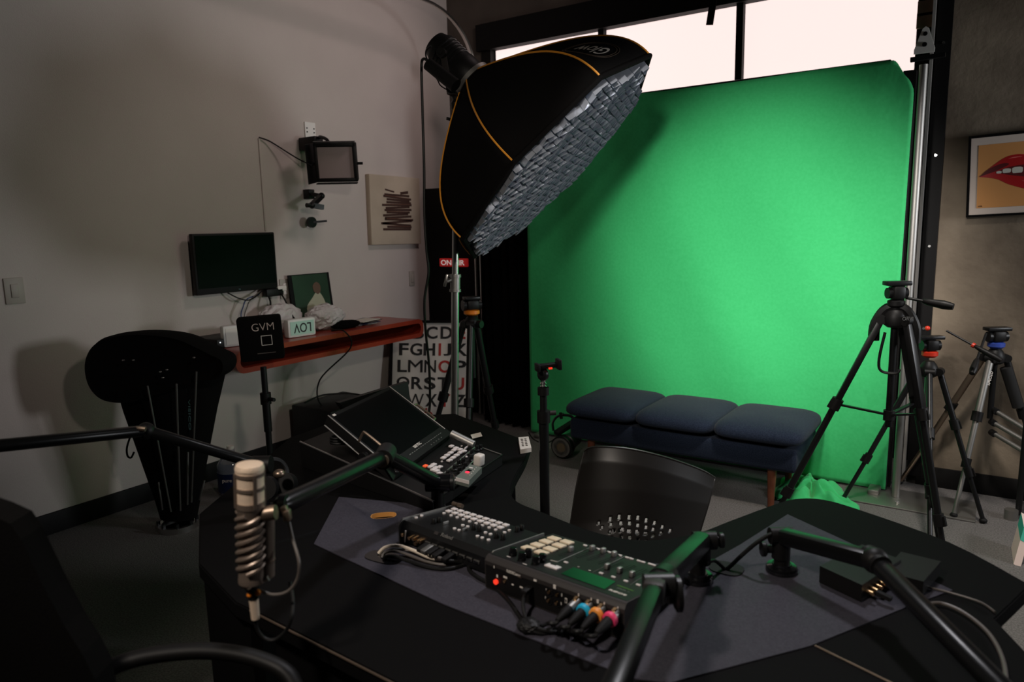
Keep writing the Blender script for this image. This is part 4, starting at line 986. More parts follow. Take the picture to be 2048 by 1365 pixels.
rnd = MB().cyl((0, 0, 0), (0, 0, .003), .0042, n=16).build('round_button', 'white_key', None)
def use(proto, parent, T, first=[{}]):
    if proto.name not in first[0]:
        first[0][proto.name] = 1; o = proto; par(o, parent); o.matrix_basis = T; return o
    o = proto.copy(); C.objects.link(o); o.parent = parent; o.matrix_parent_inverse = proto.matrix_parent_inverse.copy(); o.matrix_basis = T
    if parent.parent is None: o.matrix_parent_inverse = Matrix.Translation(-parent.location)
    return o
A0, A8 = z7(943, 150), z7(1694, 382); B0, B8 = z7(863, 180), z7(1617, 418)
pa0, pa8 = [opl(*q, P0, N0) for q in (A0, A8)]; pb0, pb8 = [opl(*q, P0, N0) for q in (B0, B8)]
for (e0, e8) in ((pa0, pa8), (pb0, pb8)):
    for k in range(9): use(keyv, vm, axes(e0+(e8-e0)*(k/8), X0, Y0_))
for (x, y) in [(790, 207), (893, 240), (983, 268), (1073, 297), (1165, 327), (1258, 356), (1352, 385), (1450, 417), (1546, 449), (383, 272), (463, 243), (945, 432), (1012, 455), (1065, 383), (1137, 403), (1397, 490), (1470, 513), (1280, 543), (1350, 567), (1441, 597), (1677, 489), (1746, 457)]:
    use(rnd, vm, on(*z7(x, y), P0, X0, Y0_, N0))
knb = MB().lathe([(.0058, 0), (.0062, .002), (.0052, .012), (.0044, .013)], (0, 0, 0), (0, 0, 1), n=18).box((0, .002, .0133), (.001, .005, .0006)).build('knob', 'black_plastic', None)
for (x, y) in [(1225, 440), (1310, 465), (1560, 560), (1655, 585), (1860, 470), (1925, 445), (720, 330), (640, 350)]:
    use(knb, vm, on(*z7(x, y), P0, X0, Y0_, N0))
for (x, y) in ((815, 365), (1092, 460)):
    T = on(*z7(x, y), P0, X0, Y0_, N0); MB().box((0, 0, .004), (.002, .018, .008), T, .0005).build('fader', 'dull_steel', vm)
bp0, bx0_, by0_, bn0 = topplane(Tv, (.0015, .039), (.014, .050))
T = on(894, 1073.5, bp0, bx0_, by0_, bn0, .0003)
text('lettering', 'Roland', .012, T, 'grey_plastic', vm, off=.0001, ext=.0002, fit=(.036, .0085)).data.materials[0] = M['dull_steel']
MB().box((0, 0, .0002), (.013, .0075, .0004), on(873, 1067, bp0, bx0_, by0_, bn0, .0003)).build('logo_mark', 'grey_plastic', vm)
# sockets on the facing side
FX = lambda x, z, y=0.: Tv @ V(x, y, z)
s = MB()
for x, z in ((.018, .022), (.042, .020), (.056, .022), (.069, .020), (.079, .022), (.062, .012)): s.cyl(FX(x, z, .004), FX(x, z, -.006), .0046, n=12)
s.build('phono_socket', 'warm_metal', vm)
s = MB(); s2 = MB()
for k in range(8):
    x = .10+k*.022; s.box((x, .001, .022), (.017, .004, .008), Tv, .001); s2.box((x, -.001, .022), (.012, .003, .004), Tv)
s.build('video_socket', 'dull_steel', vm); s2.build('socket_slot', 'black_gloss', vm)
MB().bar(FX(.030, .036, -.004), FX(.027, .006, -.006), .003, .003).build('retainer_clip', 'white_key', vm)

# ================================================================ PODCAST MIXER
pm = thing('podcast_mixer', 'black podcast mixing console with eight cream pads and green reflecting screen, on the desk', 'audio mixer', (-.68, 1.22, DZ))
Tp = device((-.843, 1.131, DZ+.005), math.radians(-4.85), .33, None); Wp = .332
body(Tp, Wp, [(0, 0), (0, .060), (.006, .068), (.012, .070), (.245, .030), (.245, 0)]).build('body', 'grey_plastic', pm)
body(Tp, Wp-.006, [(.014, .066), (.014, .0704), (.240, .0316), (.240, .027)], .003).build('top_panel', 'black_plastic', pm)
body(Tp, Wp-.006, [(-.001, .003), (-.001, .052), (.002, .052), (.002, .003)], .003).build('rear_panel', 'black_plastic', pm)
P1, X1, Y1_, N1 = topplane(Tp, (.014, .0704), (.240, .0316))
z8 = lambda x, y: (940+x/5.25, 1040+y/5.25)
def onp(x, y, lift=0.): return on(*z8(x, y), P1, X1, Y1_, N1, lift)
pad = MB().box((0, 0, .002), (.0275, .0235, .005), None, .002).build('sound_pad', 'cream_key', None)
for (x, y) in [(885, 208), (1018, 245), (800, 240), (935, 280), (710, 275), (845, 318), (614, 308), (752, 354)]: use(pad, pm, onp(x, y))
knp = MB().lathe([(.0085, 0), (.009, .003), (.0078, .015), (.007, .0165)], (0, 0, 0), (0, 0, 1), n=22).build('rotary_knob', 'black_gloss', None)
for (x, y) in [(450, 375), (545, 425), (612, 390), (690, 465), (757, 440)]: use(knp, pm, onp(x, y))
MB().box((0, 0, .0015), (.032, .019, .004), onp(870, 500), .002).build('record_button', 'white_key', pm)
MB().box((0, 0, .004), (.013, .002, .001), onp(872, 492)).build('button_mark', 'black_plastic', pm)
sc4 = [opl(*z8(x, y), P1, N1) for x, y in ((955, 572), (1085, 505), (1530, 655), (1412, 737))]
MB().hull([p+N1*.0003 for p in sc4], [p+N1*.0012 for p in sc4]).build('touch_screen', 'touch_screen', pm, flat=True)
cap = MB().box((0, 0, .006), (.009, .014, .012), None, .002).build('fader_cap', 'dull_steel', None)
slot = MB().box((0, 0, .0003), (.0022, .062, .0008)).box((-.006, 0, .0003), (.0006, .058, .0004)).box((.006, 0, .0003), (.0006, .058, .0004)).build('fader_slot', 'cable_black', None)
for (x, y, dx, dy) in [(1055, 335, -30, 18), (1280, 325, -75, 45), (1395, 352, -75, 45), (1510, 388, -75, 45), (1440, 520, 80, -45), (1570, 560, 80, -45), (1700, 602, 80, -45)]:
    use(cap, pm, onp(x, y)); use(slot, pm, onp(x+dx, y+dy))
rb = MB().box((0, 0, .001), (.0100, .0055, .003), None, .0015).build('channel_button', 'white_key', None)
for (x, y) in [(1210, 275), (1343, 312), (1460, 345), (1575, 380), (1650, 402), (1695, 415), (1773, 437), (1818, 450), (1892, 470), (1930, 482), (1008, 453), (1378, 567), (1507, 607), (1637, 650), (1768, 690)]: use(rb, pm, onp(x, y))
ln = MB()
for pts in ([(800, 420), (920, 445), (1250, 300)], [(1290, 555), (1620, 390)], [(1685, 685), (1810, 605)], [(1130, 497), (1150, 500)], [(1245, 533), (1268, 538)]): ln.tube([opl(*z8(*q), P1, N1)+N1*.0006 for q in pts], .0007, n=4)
ln.build('printed_line', 'dull_steel', pm)
text('lettering', 'RØDE', .01, onp(1552, 768, .0006), 'print_white', pm, ext=.0002, off=.0002, fit=(.036, .007))
text('lettering', 'RØDECaster', .008, onp(1635, 722, .0006), 'green_label', pm, ext=.0002, fit=(.036, .005))
text('lettering', 'PRO II', .008, onp(1610, 742, .0006), 'dull_steel', pm, ext=.0002, fit=(.026, .004))
MB().box((0, 0, .0006), (.009, .002, .0004), onp(405, 392)).box((0, 0, .0006), (.010, .002, .0004), onp(575, 470)).build('printed_mark', 'print_white', pm)
# facing panel
PF, XF_, YF_, NF = Tp @ V(0, -.001, 0), X1, EZ, -(Tp @ V(0, 1, 0)-Tp @ V(0, 0, 0))
def onf(x, y, lift=0.): p = opl(*z8(x, y), PF, NF); return axes(p+NF*lift, X1, EZ)
text('lettering', 'RØDECaster', .01, onf(460, 562, .0006), 'print_white', pm, ext=.0002, off=.0001, fit=(.036, .0062))
MB().box((0, 0, .0006), (.009, .0035, .0004), onf(520, 600)).build('model_badge', 'bronze_metal', pm)
MB().cyl(onf(278, 650) @ V(0, 0, 0), onf(278, 650) @ V(0, 0, .004), .0055, n=16).build('power_button', 'red_led', pm)
s = MB()
for (x, y) in ((830, 760), (915, 790), (822, 848), (908, 877), (365, 648)): s.cyl(onf(x, y) @ V(0, 0, 0), onf(x, y) @ V(0, 0, .003), .0030, n=12)
s.build('jack_socket', 'warm_metal', pm)
for (x, y) in ((840, 758), (925, 788), (832, 848), (918, 877), (1140, 855), (1262, 892), (1395, 930), (1540, 975)):
    T = onf(x, y); MB().lathe([(.006, 0), (.0085, 0), (.0085, .0015), (.006, .0015), (.006, 0)], T @ V(0, 0, 0), NF, n=18).build('socket_ring', 'black_metal', pm)
s = MB()
for (x, y, w_, h_) in ((255, 497, .002, .005), (288, 592, .004, .006), (372, 605, .010, .004), (450, 682, .005, .003), (540, 710, .008, .003), (685, 638, .007, .004), (890, 705, .006, .008), (803, 738, .0015, .005), (795, 820, .0015, .005), (965, 792, .0015, .006), (960, 880, .0015, .005), (1010, 850, .005, .010), (1142, 790, .002, .005), (1275, 835, .0022, .005), (1343, 858, .004, .007), (1412, 880, .0022, .005), (1555, 928, .002, .005)): s.box((0, 0, .0005), (w_, h_, .0006), onf(x, y), .0)
s.build('printed_symbol', 'print_white', pm)
MB().box((0, 0, .001), (.003, .006, .0008), onf(1010, 850)).build('sd_slot', 'black_gloss', pm)

# XLR cables into the mixer
def xlr(x, y, ring, label, tail):
    T = onf(x, y); p = T @ V(0, 0, 0); d = (NF+V(0, 0, -.10)).normalized()
    t = thing('microphone_cable', label, 'cable', p, 'cables plugged into the podcast mixer')
    MB().cyl(p-NF*-.001, p+d*.030, .0088, .0092, n=20).build('connector_shell', 'dull_steel', t)
    MB().box((0, 0, 0), (.006, .010, .004), axes(p+d*.008+EZ*.010, X1, d)).build('latch', 'warm_metal', t)
    if ring: MB().lathe([(.010, 0), (.0135, .002), (.0142, .006), (.0135, .011), (.010, .013), (.010, 0)], p+d*.016, d, n=26).build('color_ring', ring, t)
    MB().lathe([(.0095, 0), (.0095, .012), (.006, .034), (.0042, .040)], p+d*.030, d, n=20).build('strain_relief', 'black_rubber', t)
    e = p+d*.066
    MB().tube([e, e+d*.007+V(0, 0, -.003), e+d*.010-X1*.014+V(0, 0, -.006)]+[oz(*q) for q in tail], .0040, n=8, smooth=6).build('cord', 'cable_black', t)
xlr(1137, 858, None, 'black cable with plain silver plug, leftmost at the podcast mixer', [(1100, 1247, .756), (1070, 1256, .757), (1052, 1252, .762)])
xlr(1262, 895, 'cyan_ring', 'black cable with blue ringed plug in the podcast mixer', [(1115, 1258, .758), (1075, 1262, .756), (1050, 1255, .766)])
xlr(1395, 935, 'orange_ring', 'black cable with orange ringed plug in the podcast mixer', [(1130, 1262, .756), (1085, 1268, .756), (1054, 1258, .764)])
xlr(1540, 978, 'pink_ring', 'black cable with pink ringed plug in the podcast mixer', [(1150, 1268, .756), (1090, 1262, .762), (1056, 1248, .768)])
p = onf(640, 715) @ V(0, 0, 0)
t = thing('usb_cable', 'black cable arching out of the middle socket of the podcast mixer to the bundle', 'cable', p)
MB().bar(p, p+NF*.025, .014, .009, bev=.002).build('connector', 'black_rubber', t)
MB().tube([p+NF*.02, oz(1052, 1185, .79), oz(1046, 1205, .78), oz(1050, 1235, .765), oz(1056, 1256, .76)], .0040, smooth=6).build('cord', 'cable_black', t)
cable('microphone_cable', 'black cable curving along the front of both mixers to the cable bundle', [oz(1058, 1258, .757), oz(1040, 1235, .757), oz(1015, 1200, .758), oz(985, 1172, .757), oz(955, 1155, .757), oz(938, 1140, .757), oz(944, 1126, .760), oz(965, 1118, .765)], .0045, 'cable_black')
blob('cable_knot', 'dark tangle of cable ties below the podcast mixer', 'cable bundle', oz(1058, 1252, .762), (.022, .020, .012), 'cable_black', 21)
# cables from the grommet to the video mixer
def vcable(name, label, sock, pts, r, m, ms='black_rubber'):
    p = FX(sock, .022, -.002); t = thing(name, label, 'cable', p, 'cables into the video mixer')
    nd = (Tv @ V(0, -1, 0)-Tv @ V(0, 0, 0)); d = (nd+V(0, 0, -.15)).normalized()
    MB().bar(p, p+d*.032, .016, .009, bev=.002).build('connector', ms, t)
    MB().tube([p+d*.03]+[oz(*q) for q in pts], r, n=8, smooth=7).build('cord', m, t)
vcable('video_cable', 'thick white cable from the desk grommet to the video mixer', .135, [(885, 1119, .760), (860, 1116, .762), (825, 1101, .768), (795, 1092, .772), (770, 1096, .768), (757, 1108, .756)], .0042, 'cable_white')
vcable('video_cable', 'grey cable below the white one, from the grommet to the video mixer', .155, [(915, 1128, .758), (885, 1130, .758), (850, 1123, .760), (815, 1110, .764), (790, 1103, .768), (770, 1106, .764), (764, 1116, .755)], .0035, 'cable_grey')
vcable('video_cable', 'black cable nearest the camera, from the grommet to the video mixer', .185, [(930, 1128, .757), (900, 1138, .757), (860, 1136, .757), (815, 1122, .760), (790, 1114, .764), (774, 1114, .762), (767, 1120, .755)], .0045, 'cable_black')
vcable('video_cable', 'black cable behind the white one, from the grommet to the video mixer', .105, [(868, 1108, .758), (840, 1108, .760), (810, 1100, .766), (785, 1100, .770), (766, 1108, .757)], .0035, 'cable_black')
vcable('video_cable', 'thin grey cable with a silver plug in the video mixer', .118, [(875, 1112, .758), (855, 1113, .758), (838, 1106, .762), (800, 1100, .766), (775, 1102, .764), (762, 1112, .756)], .0025, 'cable_grey', 'dull_steel')

# ================================================================ SWITCHER CONSOLE AND ITS MONITOR
qA, qB, qC = oz(600, 884, .835), oz(866, 1003, .785), oz(1004, 910, .785); qD = qA+(qC-qB)
nC = (qB-qA).cross(qD-qA).normalized()
if nC.z < 0: nC = -nC
cn = thing('switcher_console', 'black portable video switcher console with chrome trimmed case, left end of the desk', 'switcher', V((qA.x+qC.x)/2, (qA.y+qC.y)/2, DZ))
low = [V(p.x, p.y, DZ+.002) for p in (qA, qB, qC, qD)]
MB().hull(low, [qA-nC*.004, qB-nC*.004, qC-nC*.004, qD-nC*.004]).build('case', 'black_plastic', cn, flat=True)
uu, vv_ = (qB-qA), (qD-qA)
def cq(a, b_, l=0.): return qA+uu*a+vv_*b_+nC*l
MB().tube([qA, qB], .0030, n=6).build('trim', 'steel', cn); MB().tube([qB, qC], .0022, n=6).build('trim', 'black_metal', cn); MB().tube([cq(.86, 1), qC], .0018, n=6).build('trim', 'dull_steel', cn)
Pc, Nc = qA, nC
Xc = (oz(1005, 911, .785)-oz(890, 973, .785)).normalized(); Xc = (Xc-Nc*Xc.dot(Nc)).normalized(); Yc = Nc.cross(Xc)
z6 = lambda x, y: (760+x/7.314, 880+y/7.314)
def onc(x, y, lift=0.): return axes(opl(*z6(x, y), Pc, Nc)+Nc*lift, Xc, Yc)
ck = MB().box((0, 0, .003), (.018, .014, .006), None, .002).build('console_key', 'white_key', None)
for r_ in range(4):
    for c_ in range(2): use(ck, cn, onc(1085-52*r_+c_*88, 165+38*r_+c_*36))
for (x, y) in ((785, 378), (742, 408), (818, 424), (872, 414), (780, 452), (832, 470), (872, 508)): use(ck, cn, onc(x, y))
for (x, y) in ((1045, 112), (1110, 140), (1170, 160), (1225, 184)): use(ck, cn, onc(x, y, .001))
MB().box((0, 0, .003), (.015, .012, .006), onc(665, 397), .002).build('red_key', 'red_key', cn)
s = MB()
for (x, y) in ((905, 325), (1195, 98), (1265, 255), (1135, 648), (1095, 600)): s.cyl(onc(x, y) @ V(0, 0, 0), onc(x, y) @ V(0, 0, .003), .0035, n=12)
s.build('small_button', 'white_key', cn)
tr2 = MB()
for pts in ([(905, 525), (1385, 120)], [(955, 680), (1110, 555)], [(1300, 390), (1380, 300)]): tr2.tube([opl(*z6(*q), Pc, Nc)+Nc*.002 for q in pts], .0022, n=6)
tr2.build('strip_trim', 'dull_steel', cn)
ckn = MB().lathe([(.008, 0), (.008, .002), (.0062, .003), (.0056, .014), (.0048, .015)], (0, 0, 0), (0, 0, 1), n=18).build('console_knob', 'black_metal', None)
for (x, y) in ((990, 520), (1060, 560), (1090, 435), (1150, 365), (1160, 470), (1215, 340), (1250, 400), (1340, 210), (1420, 150), (1330, 300), (1470, 135)): use(ckn, cn, onc(x, y))
for (x, y) in ((990, 520), (1090, 435), (1150, 365), (1340, 210), (1420, 150)):
    T = onc(x, y); MB().lathe([(.0085, .001), (.0095, .001), (.0095, .0025), (.0085, .0025), (.0085, .001)], T @ V(0, 0, 0), Nc, n=18).build('knob_ring', 'steel', cn)
hp0, hp1 = oz(903, 868, .835), oz(948, 890, .805)
MB().cyl(hp0, hp1, .013, n=18).build('hinge_tube', 'dull_steel', cn)
blobp = onc(1240, 140, .004); MB().bar(opl(*z6(1235, 160), Pc, Nc)+Nc*.006, opl(*z6(1290, 118), Pc, Nc)+Nc*.006, .004, .004).build('lever', 'white_key', cn)
# grey module with red read-out
mc = [opl(*z6(x, y), Pc+Nc*.022, Nc) for x, y in ((1108, 548), (1318, 358), (1492, 405), (1300, 600))]
md_ = thing('display_module', 'small grey module with a glowing red read-out on the switcher console', 'display module', sum(mc, V(0, 0, 0))/4)
MB().hull([p-Nc*.020 for p in mc], mc).build('case', 'module_grey', md_, flat=True)
MB().hull([mc[0]-Nc*.010-Yc*.002-Xc*.0015, mc[3]-Nc*.010-Yc*.002-Xc*.0015, mc[3]-Yc*.002-Xc*.0015, mc[0]-Yc*.002-Xc*.0015], [mc[0]-Nc*.010, mc[3]-Nc*.010, mc[3], mc[0]]).build('front_edge', 'white_key', md_, flat=True)
Pm = mc[0]
def onm(x, y, l=0.): return axes(opl(*z6(x, y), Pm, Nc)+Nc*l, Xc, Yc)
MB().box((0, 0, .0006), (.016, .012, .001), onm(1300, 455)).build('display_window', 'dark_screen', md_)
MB().box((0, 0, .0012), (.009, .010, .001), onm(1278, 480)).build('read_out', 'red_glow', md_)
MB().box((0, 0, .001), (.006, .012, .001), onm(1330, 415)).build('button', 'white_key', md_)
s = MB()
for k in range(4):
    for j in range(2): s.box((0, 0, .0006), (.002, .002, .0008), onm(1340+k*22-j*25, 500-k*30+j*20))
s.build('tiny_button', 'print_white', md_)
pw0 = opl(*z6(1445, 385), Pc, Nc)
tag(MB().box((0, 0, .020), (.030, .026, .036), axes(pw0, Xc, Yc), .006, 3).build('white_adapter', 'white_plastic'), 'white plug cube standing on the right end of the switcher console', 'adapter')
# monitor
mBL, mBR = oz(795, 948, .815), oz(903, 869, .815); e1 = (mBR-mBL).normalized(); mTL = oz(656, 832, .953); mTR = oz(779, 774, .953)
mc_ = (mBL+mBR+mTL+mTR)/4; mw = ((mBR-mBL).length+(mTR-mTL).length)/2; e2 = ((mTL+mTR)/2-(mBL+mBR)/2); e2 = e2-e1*e2.dot(e1)*.0; mh = e2.length
nM = e1.cross(e2).normalized()
if nM.z < 0: nM = -nM
fm = thing('field_monitor', 'black production monitor with side handles tilted up over the switcher console', 'monitor', mc_)
cor = lambda a, b_, l=0.: (mBL*(1-a)+mBR*a)*(1-b_)+(mTL*(1-a)+mTR*a)*b_+nM*l
def quad(a0, b0, a1, b1, l0, l1): return MB().hull([cor(a0, b0, l0), cor(a1, b0, l0), cor(a1, b1, l0), cor(a0, b1, l0)], [cor(a0, b0, l1), cor(a1, b0, l1), cor(a1, b1, l1), cor(a0, b1, l1)])
quad(0, 0, 1, 1, -.035, 0).build('housing', 'black_plastic', fm, flat=True)
quad(.035, .16, .965, .955, .0, .0012).build('screen', 'tv_screen', fm, flat=True)
quad(.0, .0, 1, .10, .0, .004).build('control_bar', 'grey_plastic', fm, flat=True).data.materials[0] = M['black_plastic']
MB().tube([cor(0, .02, .001), cor(0, 1, .001)], .0020, n=6).build('edge_trim', 'dull_steel', fm); MB().tube([cor(1, .02, .001), cor(1, 1, .001)], .0018, n=6).build('edge_trim', 'dull_steel', fm)
MB().tube([cor(-.05, .30, -.02), cor(-.05, .96, -.02)], .0022, n=6).build('side_rail', 'dull_steel', fm)
s = MB()
for k in range(16): s.box((0, 0, 0), (.007 if k % 3 else .010, .002, .001), axes(cor(.30+k*.038, .085, .0045), e1, e2))
for k in range(5): s.box((0, 0, 0), (.004, .003, .001), axes(cor(.62+k*.05, .035, .0045), e1, e2))
s.build('button_row', 'dull_steel', fm)
text('logo', 'SEETEC', .012, axes(cor(.49, .135, .0014), e1, e2), 'print_white', fm, ext=.0002, off=.0002, fit=(.050, .010))
MB().box((0, 0, 0), (.014, .008, .001), axes(cor(.06, .972, .001), e1, e2)).build('badge', 'print_white', fm)
for a, s_ in ((-.02, -1), (1.02, 1)):
    pts = [cor(a, .30, 0), cor(a+.0*s_, .30, .035), cor(a, .33, .042), cor(a, .58, .042), cor(a, .61, .035), cor(a, .61, 0)]
    if s_ > 0: pts = [cor(1.0, .30, -.01), cor(1.09, .31, -.01), cor(1.10, .34, -.01), cor(1.10, .58, -.01), cor(1.09, .61, -.01), cor(1.0, .62, -.01)]
    else: pts = [cor(.0, .18, 0), cor(.0, .18, .030), cor(.0, .22, .036), cor(.0, .50, .036), cor(.0, .54, .030), cor(.0, .54, 0)]
    MB().tube(pts, .0042, smooth=4).build('handle', 'bronze_metal', fm)
    MB().cyl(cor(a, .40, -.02), cor(a+.04*s_, .40, -.02), .014).build('handle_knob', 'black_metal', fm)
MB().hull([cor(.1, .3, -.085), cor(.9, .3, -.085), cor(.9, .75, -.036), cor(.1, .75, -.036)], [cor(.1, .15, -.05), cor(.9, .15, -.05), cor(.9, .60, -.036), cor(.1, .60, -.036)]).build('rear_stand', 'black_plastic', fm, flat=True)
dn = V(e2.x, e2.y, 0).normalized(); pn = mTL+dn*.12
lq = [opl(x, y, pn, dn) for x, y in ((679, 806), (816, 764), (820, 800), (712, 852))]
lidn = thing('case_lid', 'thin black case lid standing open behind the production monitor', 'case lid', (lq[2]+lq[3])/2-V(0, 0, .1))
lb = [V(lq[3].x, lq[3].y, .81), V(lq[2].x, lq[2].y, .81)]
f_ = [lq[0], lq[1], lq[2], lb[1], lb[0], lq[3]]
MB().hull(f_, [p+dn*.02 for p in f_]).build('lid_panel', 'black_plastic', lidn, flat=True)
# coil of black cable under the monitor corner
cc = opl(682, 893, qA, nC)+nC*.012
o = MB().tube([cc+(Xc*math.cos(a)+Yc*math.sin(a))*(.030+.004*math.sin(a*3))+nC*(.008*(a/(2*PI))) for a in [k/48*6*PI for k in range(49)]], .0042, n=6).build('coiled_cable', 'cable_black')
tag(o, 'small coil of black cable under the near corner of the production monitor', 'cable')
# remote and slip
q = [oz(1037, 884, DZ), oz(1057, 882, DZ), oz(1063, 905, DZ), oz(1041, 909, DZ)]
rm = thing('remote_control', 'small white remote control at the far end of the desk', 'remote', sum(q, V(0, 0, 0))/4)
MB().hull([p+V(0, 0, .001) for p in q], [p+V(0, 0, .016) for p in q]).build('case', 'white_plastic', rm, flat=True)
s = MB(); ex_ = (q[1]-q[0]); ey_ = (q[3]-q[0])
for i in range(2):
    for j in range(5): s.box(q[0]+ex_*(.3+.35*i)+ey_*(.22+.13*j)+V(0, 0, .017), (.007, .005, .002))
s.build('button', 'cable_grey', rm)
cable_pts = None
tag(MB().grid(lambda u, v: tuple(oz(945+u*20-v*4, 878-u*5+v*-8, DZ+.004+.010*abs(u-.3))), 8, 3).build('paper_slip', 'paper_white'), 'small curled white paper slip at the far left corner of the desk', 'paper')

# ================================================================ BOOM ARMS
def base(t, x, y, h, r=.033, pr=.0165):
    p = oz(x, y, DZ+.003)
    MB().lathe([(r, 0), (r, .008), (r*.93, .012), (r*.62, .014), (r*.60, .018)], p, (0, 0, 1), n=32).build('base', 'black_gloss', t)
    MB().cyl(p+V(0, 0, .014), p+V(0, 0, h), pr, n=24).build('post', 'black_plastic', t)
    return p
def armbar(t, a, b_, w, h, m='arm_black', name='arm_tube'):
    a, b_ = V(a), V(b_); MB().bar(a, b_, w, h, bev=min(w, h)*.28).build(name, m, t)
def armseg(t, a, b_, r, m='black_fabric', name='arm_sleeve', flat=.85):
    a, b_ = V(a), V(b_); d = (b_-a)
    MB().tube([a, a+d*.03, a+d*.5, b_-d*.03, b_], [r*.75, r, r, r, r*.75], n=20, flat=flat).build(name, m, t)
def knob(t, p, d, r=.020, l=.03):
    d = V(d).normalized(); p = V(p)
    k = MB().cyl(p, p+d*l*.5, r*.55).lathe([(r*.8, 0), (r, .003), (r, l*.45), (r*.85, l*.5)], p+d*l*.5, d, n=20); k.build('knob', 'black_metal', t)
mat('arm_black', (.005, .0052, .0055), .30, spec=.28)
# arm over the podcast mixer (middle)
a3 = thing('boom_arm', 'black microphone boom arm rising beside the podcast mixer and leaving at the bottom', 'boom arm', oz(1395, 1158, DZ))
pb_ = base(a3, 1395, 1160, .085)
E0 = pb_+V(0, 0, .135); 
J0 = oh(1405, 1082, E0.dot(FWD)-.0); E1 = oh(1314, 1172, 1.13); E2 = oh(1200, 1450, .76)
armbar(a3, J0, E1, .036, .040); armbar(a3, E1+V(0, 0, .0), E2, .032, .036)
MB().bar(E1+(E2-E1)*.03, E1+(E2-E1)*.10, .034, .038, bev=.004).build('end_collar', 'grey_plastic', a3)
MB().cyl(J0-RGT*.02, J0+RGT*.028, .019).cyl(J0+V(0, 0, -.05), J0, .018).build('shoulder_joint', 'black_plastic', a3)
knob(a3, J0+RGT*.022, RGT, .016, .022)
MB().cyl(E1-RGT*.022, E1+RGT*.028, .021).build('elbow_joint', 'black_metal', a3); knob(a3, E1+RGT*.018+V(0, 0, -.016), RGT, .030, .022)
MB().cyl(E1+(J0-E1).normalized()*.02, E1+(J0-E1).normalized()*.055, .0245).build('cuff', 'black_metal', a3)
# right arm
a4 = thing('boom_arm', 'black microphone boom arm at the right, reaching toward the lower right corner', 'boom arm', oz(1562, 1140, DZ))
pb_ = base(a4, 1563, 1142, .085)
J0 = oh(1562, 1072, pb_.dot(FWD)); E1 = oh(1750, 1122, 1.27); E2 = oh(2048, 1425, .88)
armbar(a4, J0, E1, .036, .034); armseg(a4, E1, E2, .0190, 'arm_black')
MB().cyl(J0-RGT*.024, J0+RGT*.024, .018).cyl(J0+V(0, 0, -.05), J0, .018).build('shoulder_joint', 'black_plastic', a4)
knob(a4, J0-RGT*.02+V(0, 0, -.03), -RGT, .016, .022)
MB().ball(E1, .025).cyl(E1-FWD*.025, E1+FWD*.025, .020).build('elbow_joint', 'bronze_metal', a4).data.materials[0] = M['black_plastic']
d = (E2-E1).normalized(); T = axes(E1+(E2-E1)*.62-RGT*.0215+V(0, 0, .008), d, EZ)
text('lettering', 'RØDE', .02, axes(E1+(E2-E1)*.60+(-RGT*.75-FWD*.65).normalized()*.0195, d, V(0, 0, 1)), 'dull_steel', a4, off=.0003, fit=(.075, .010))
cable('microphone_cable', 'black cable running from the right boom arm down to the desk grommet', [oh(1572, 1062, 1.46), oh(1545, 1068, 1.45), oh(1515, 1085, 1.45), oz(1485, 1110, .79), oz(1462, 1132, .765), oz(1452, 1140, .754)], .0045, 'cable_black')
cable('microphone_cable', 'black cable looping from the middle boom arm to the desk grommet', [oz(1412, 1128, .80), oz(1428, 1122, .785), oz(1442, 1132, .765), oz(1450, 1141, .754)], .004, 'cable_black')
# arm carrying the microphone
a2 = thing('boom_arm', 'black boom arm over the switcher console carrying the bronze microphone', 'boom arm', oz(880, 1000, DZ))
J0 = oh(874, 966, 1.84); E1 = oh(770, 912, 1.66); E2 = oh(560, 1012, 1.20)
pp_ = V(J0.x, J0.y, 0)
MB().lathe([(.022, 0), (.022, .010), (.018, .012)], (pp_.x, pp_.y, DZ+.002), (0, 0, 1), n=28).cyl((pp_.x, pp_.y, DZ+.01), (pp_.x, pp_.y, J0.z), .017).build('post', 'black_plastic', a2)
armseg(a2, J0, E1, .022, 'arm_black'); armseg(a2, E1, E2, .0195, 'arm_black')
MB().cyl(J0-RGT*.03, J0+RGT*.035, .024).build('shoulder_joint', 'black_gloss', a2); knob(a2, J0+RGT*.02, RGT, .022, .026)
MB().cyl(E1-FWD*.032, E1+FWD*.03, .024).build('elbow_joint', 'black_plastic', a2)
MB().cyl(E1-FWD*.044, E1-FWD*.030, .016).build('elbow_cap', 'bronze_metal', a2)
MB().bar(E1+V(0, 0, -.02), E1+V(0, 0, -.055)+RGT*.02, .05, .006, bev=.002).build('cable_clip', 'black_plastic', a2)
MB().cyl(E2, E2+RGT*.012, .020).build('wrist_joint', 'black_metal', a2)
MB().bar(oh(573, 1020, 1.17), oh(576, 1042, 1.17), .016, .012, bev=.003).bar(oh(566, 1013, 1.17), oh(572, 1026, 1.17), .012, .012, bev=.003).build('wing_knob', 'bronze_metal', a2)
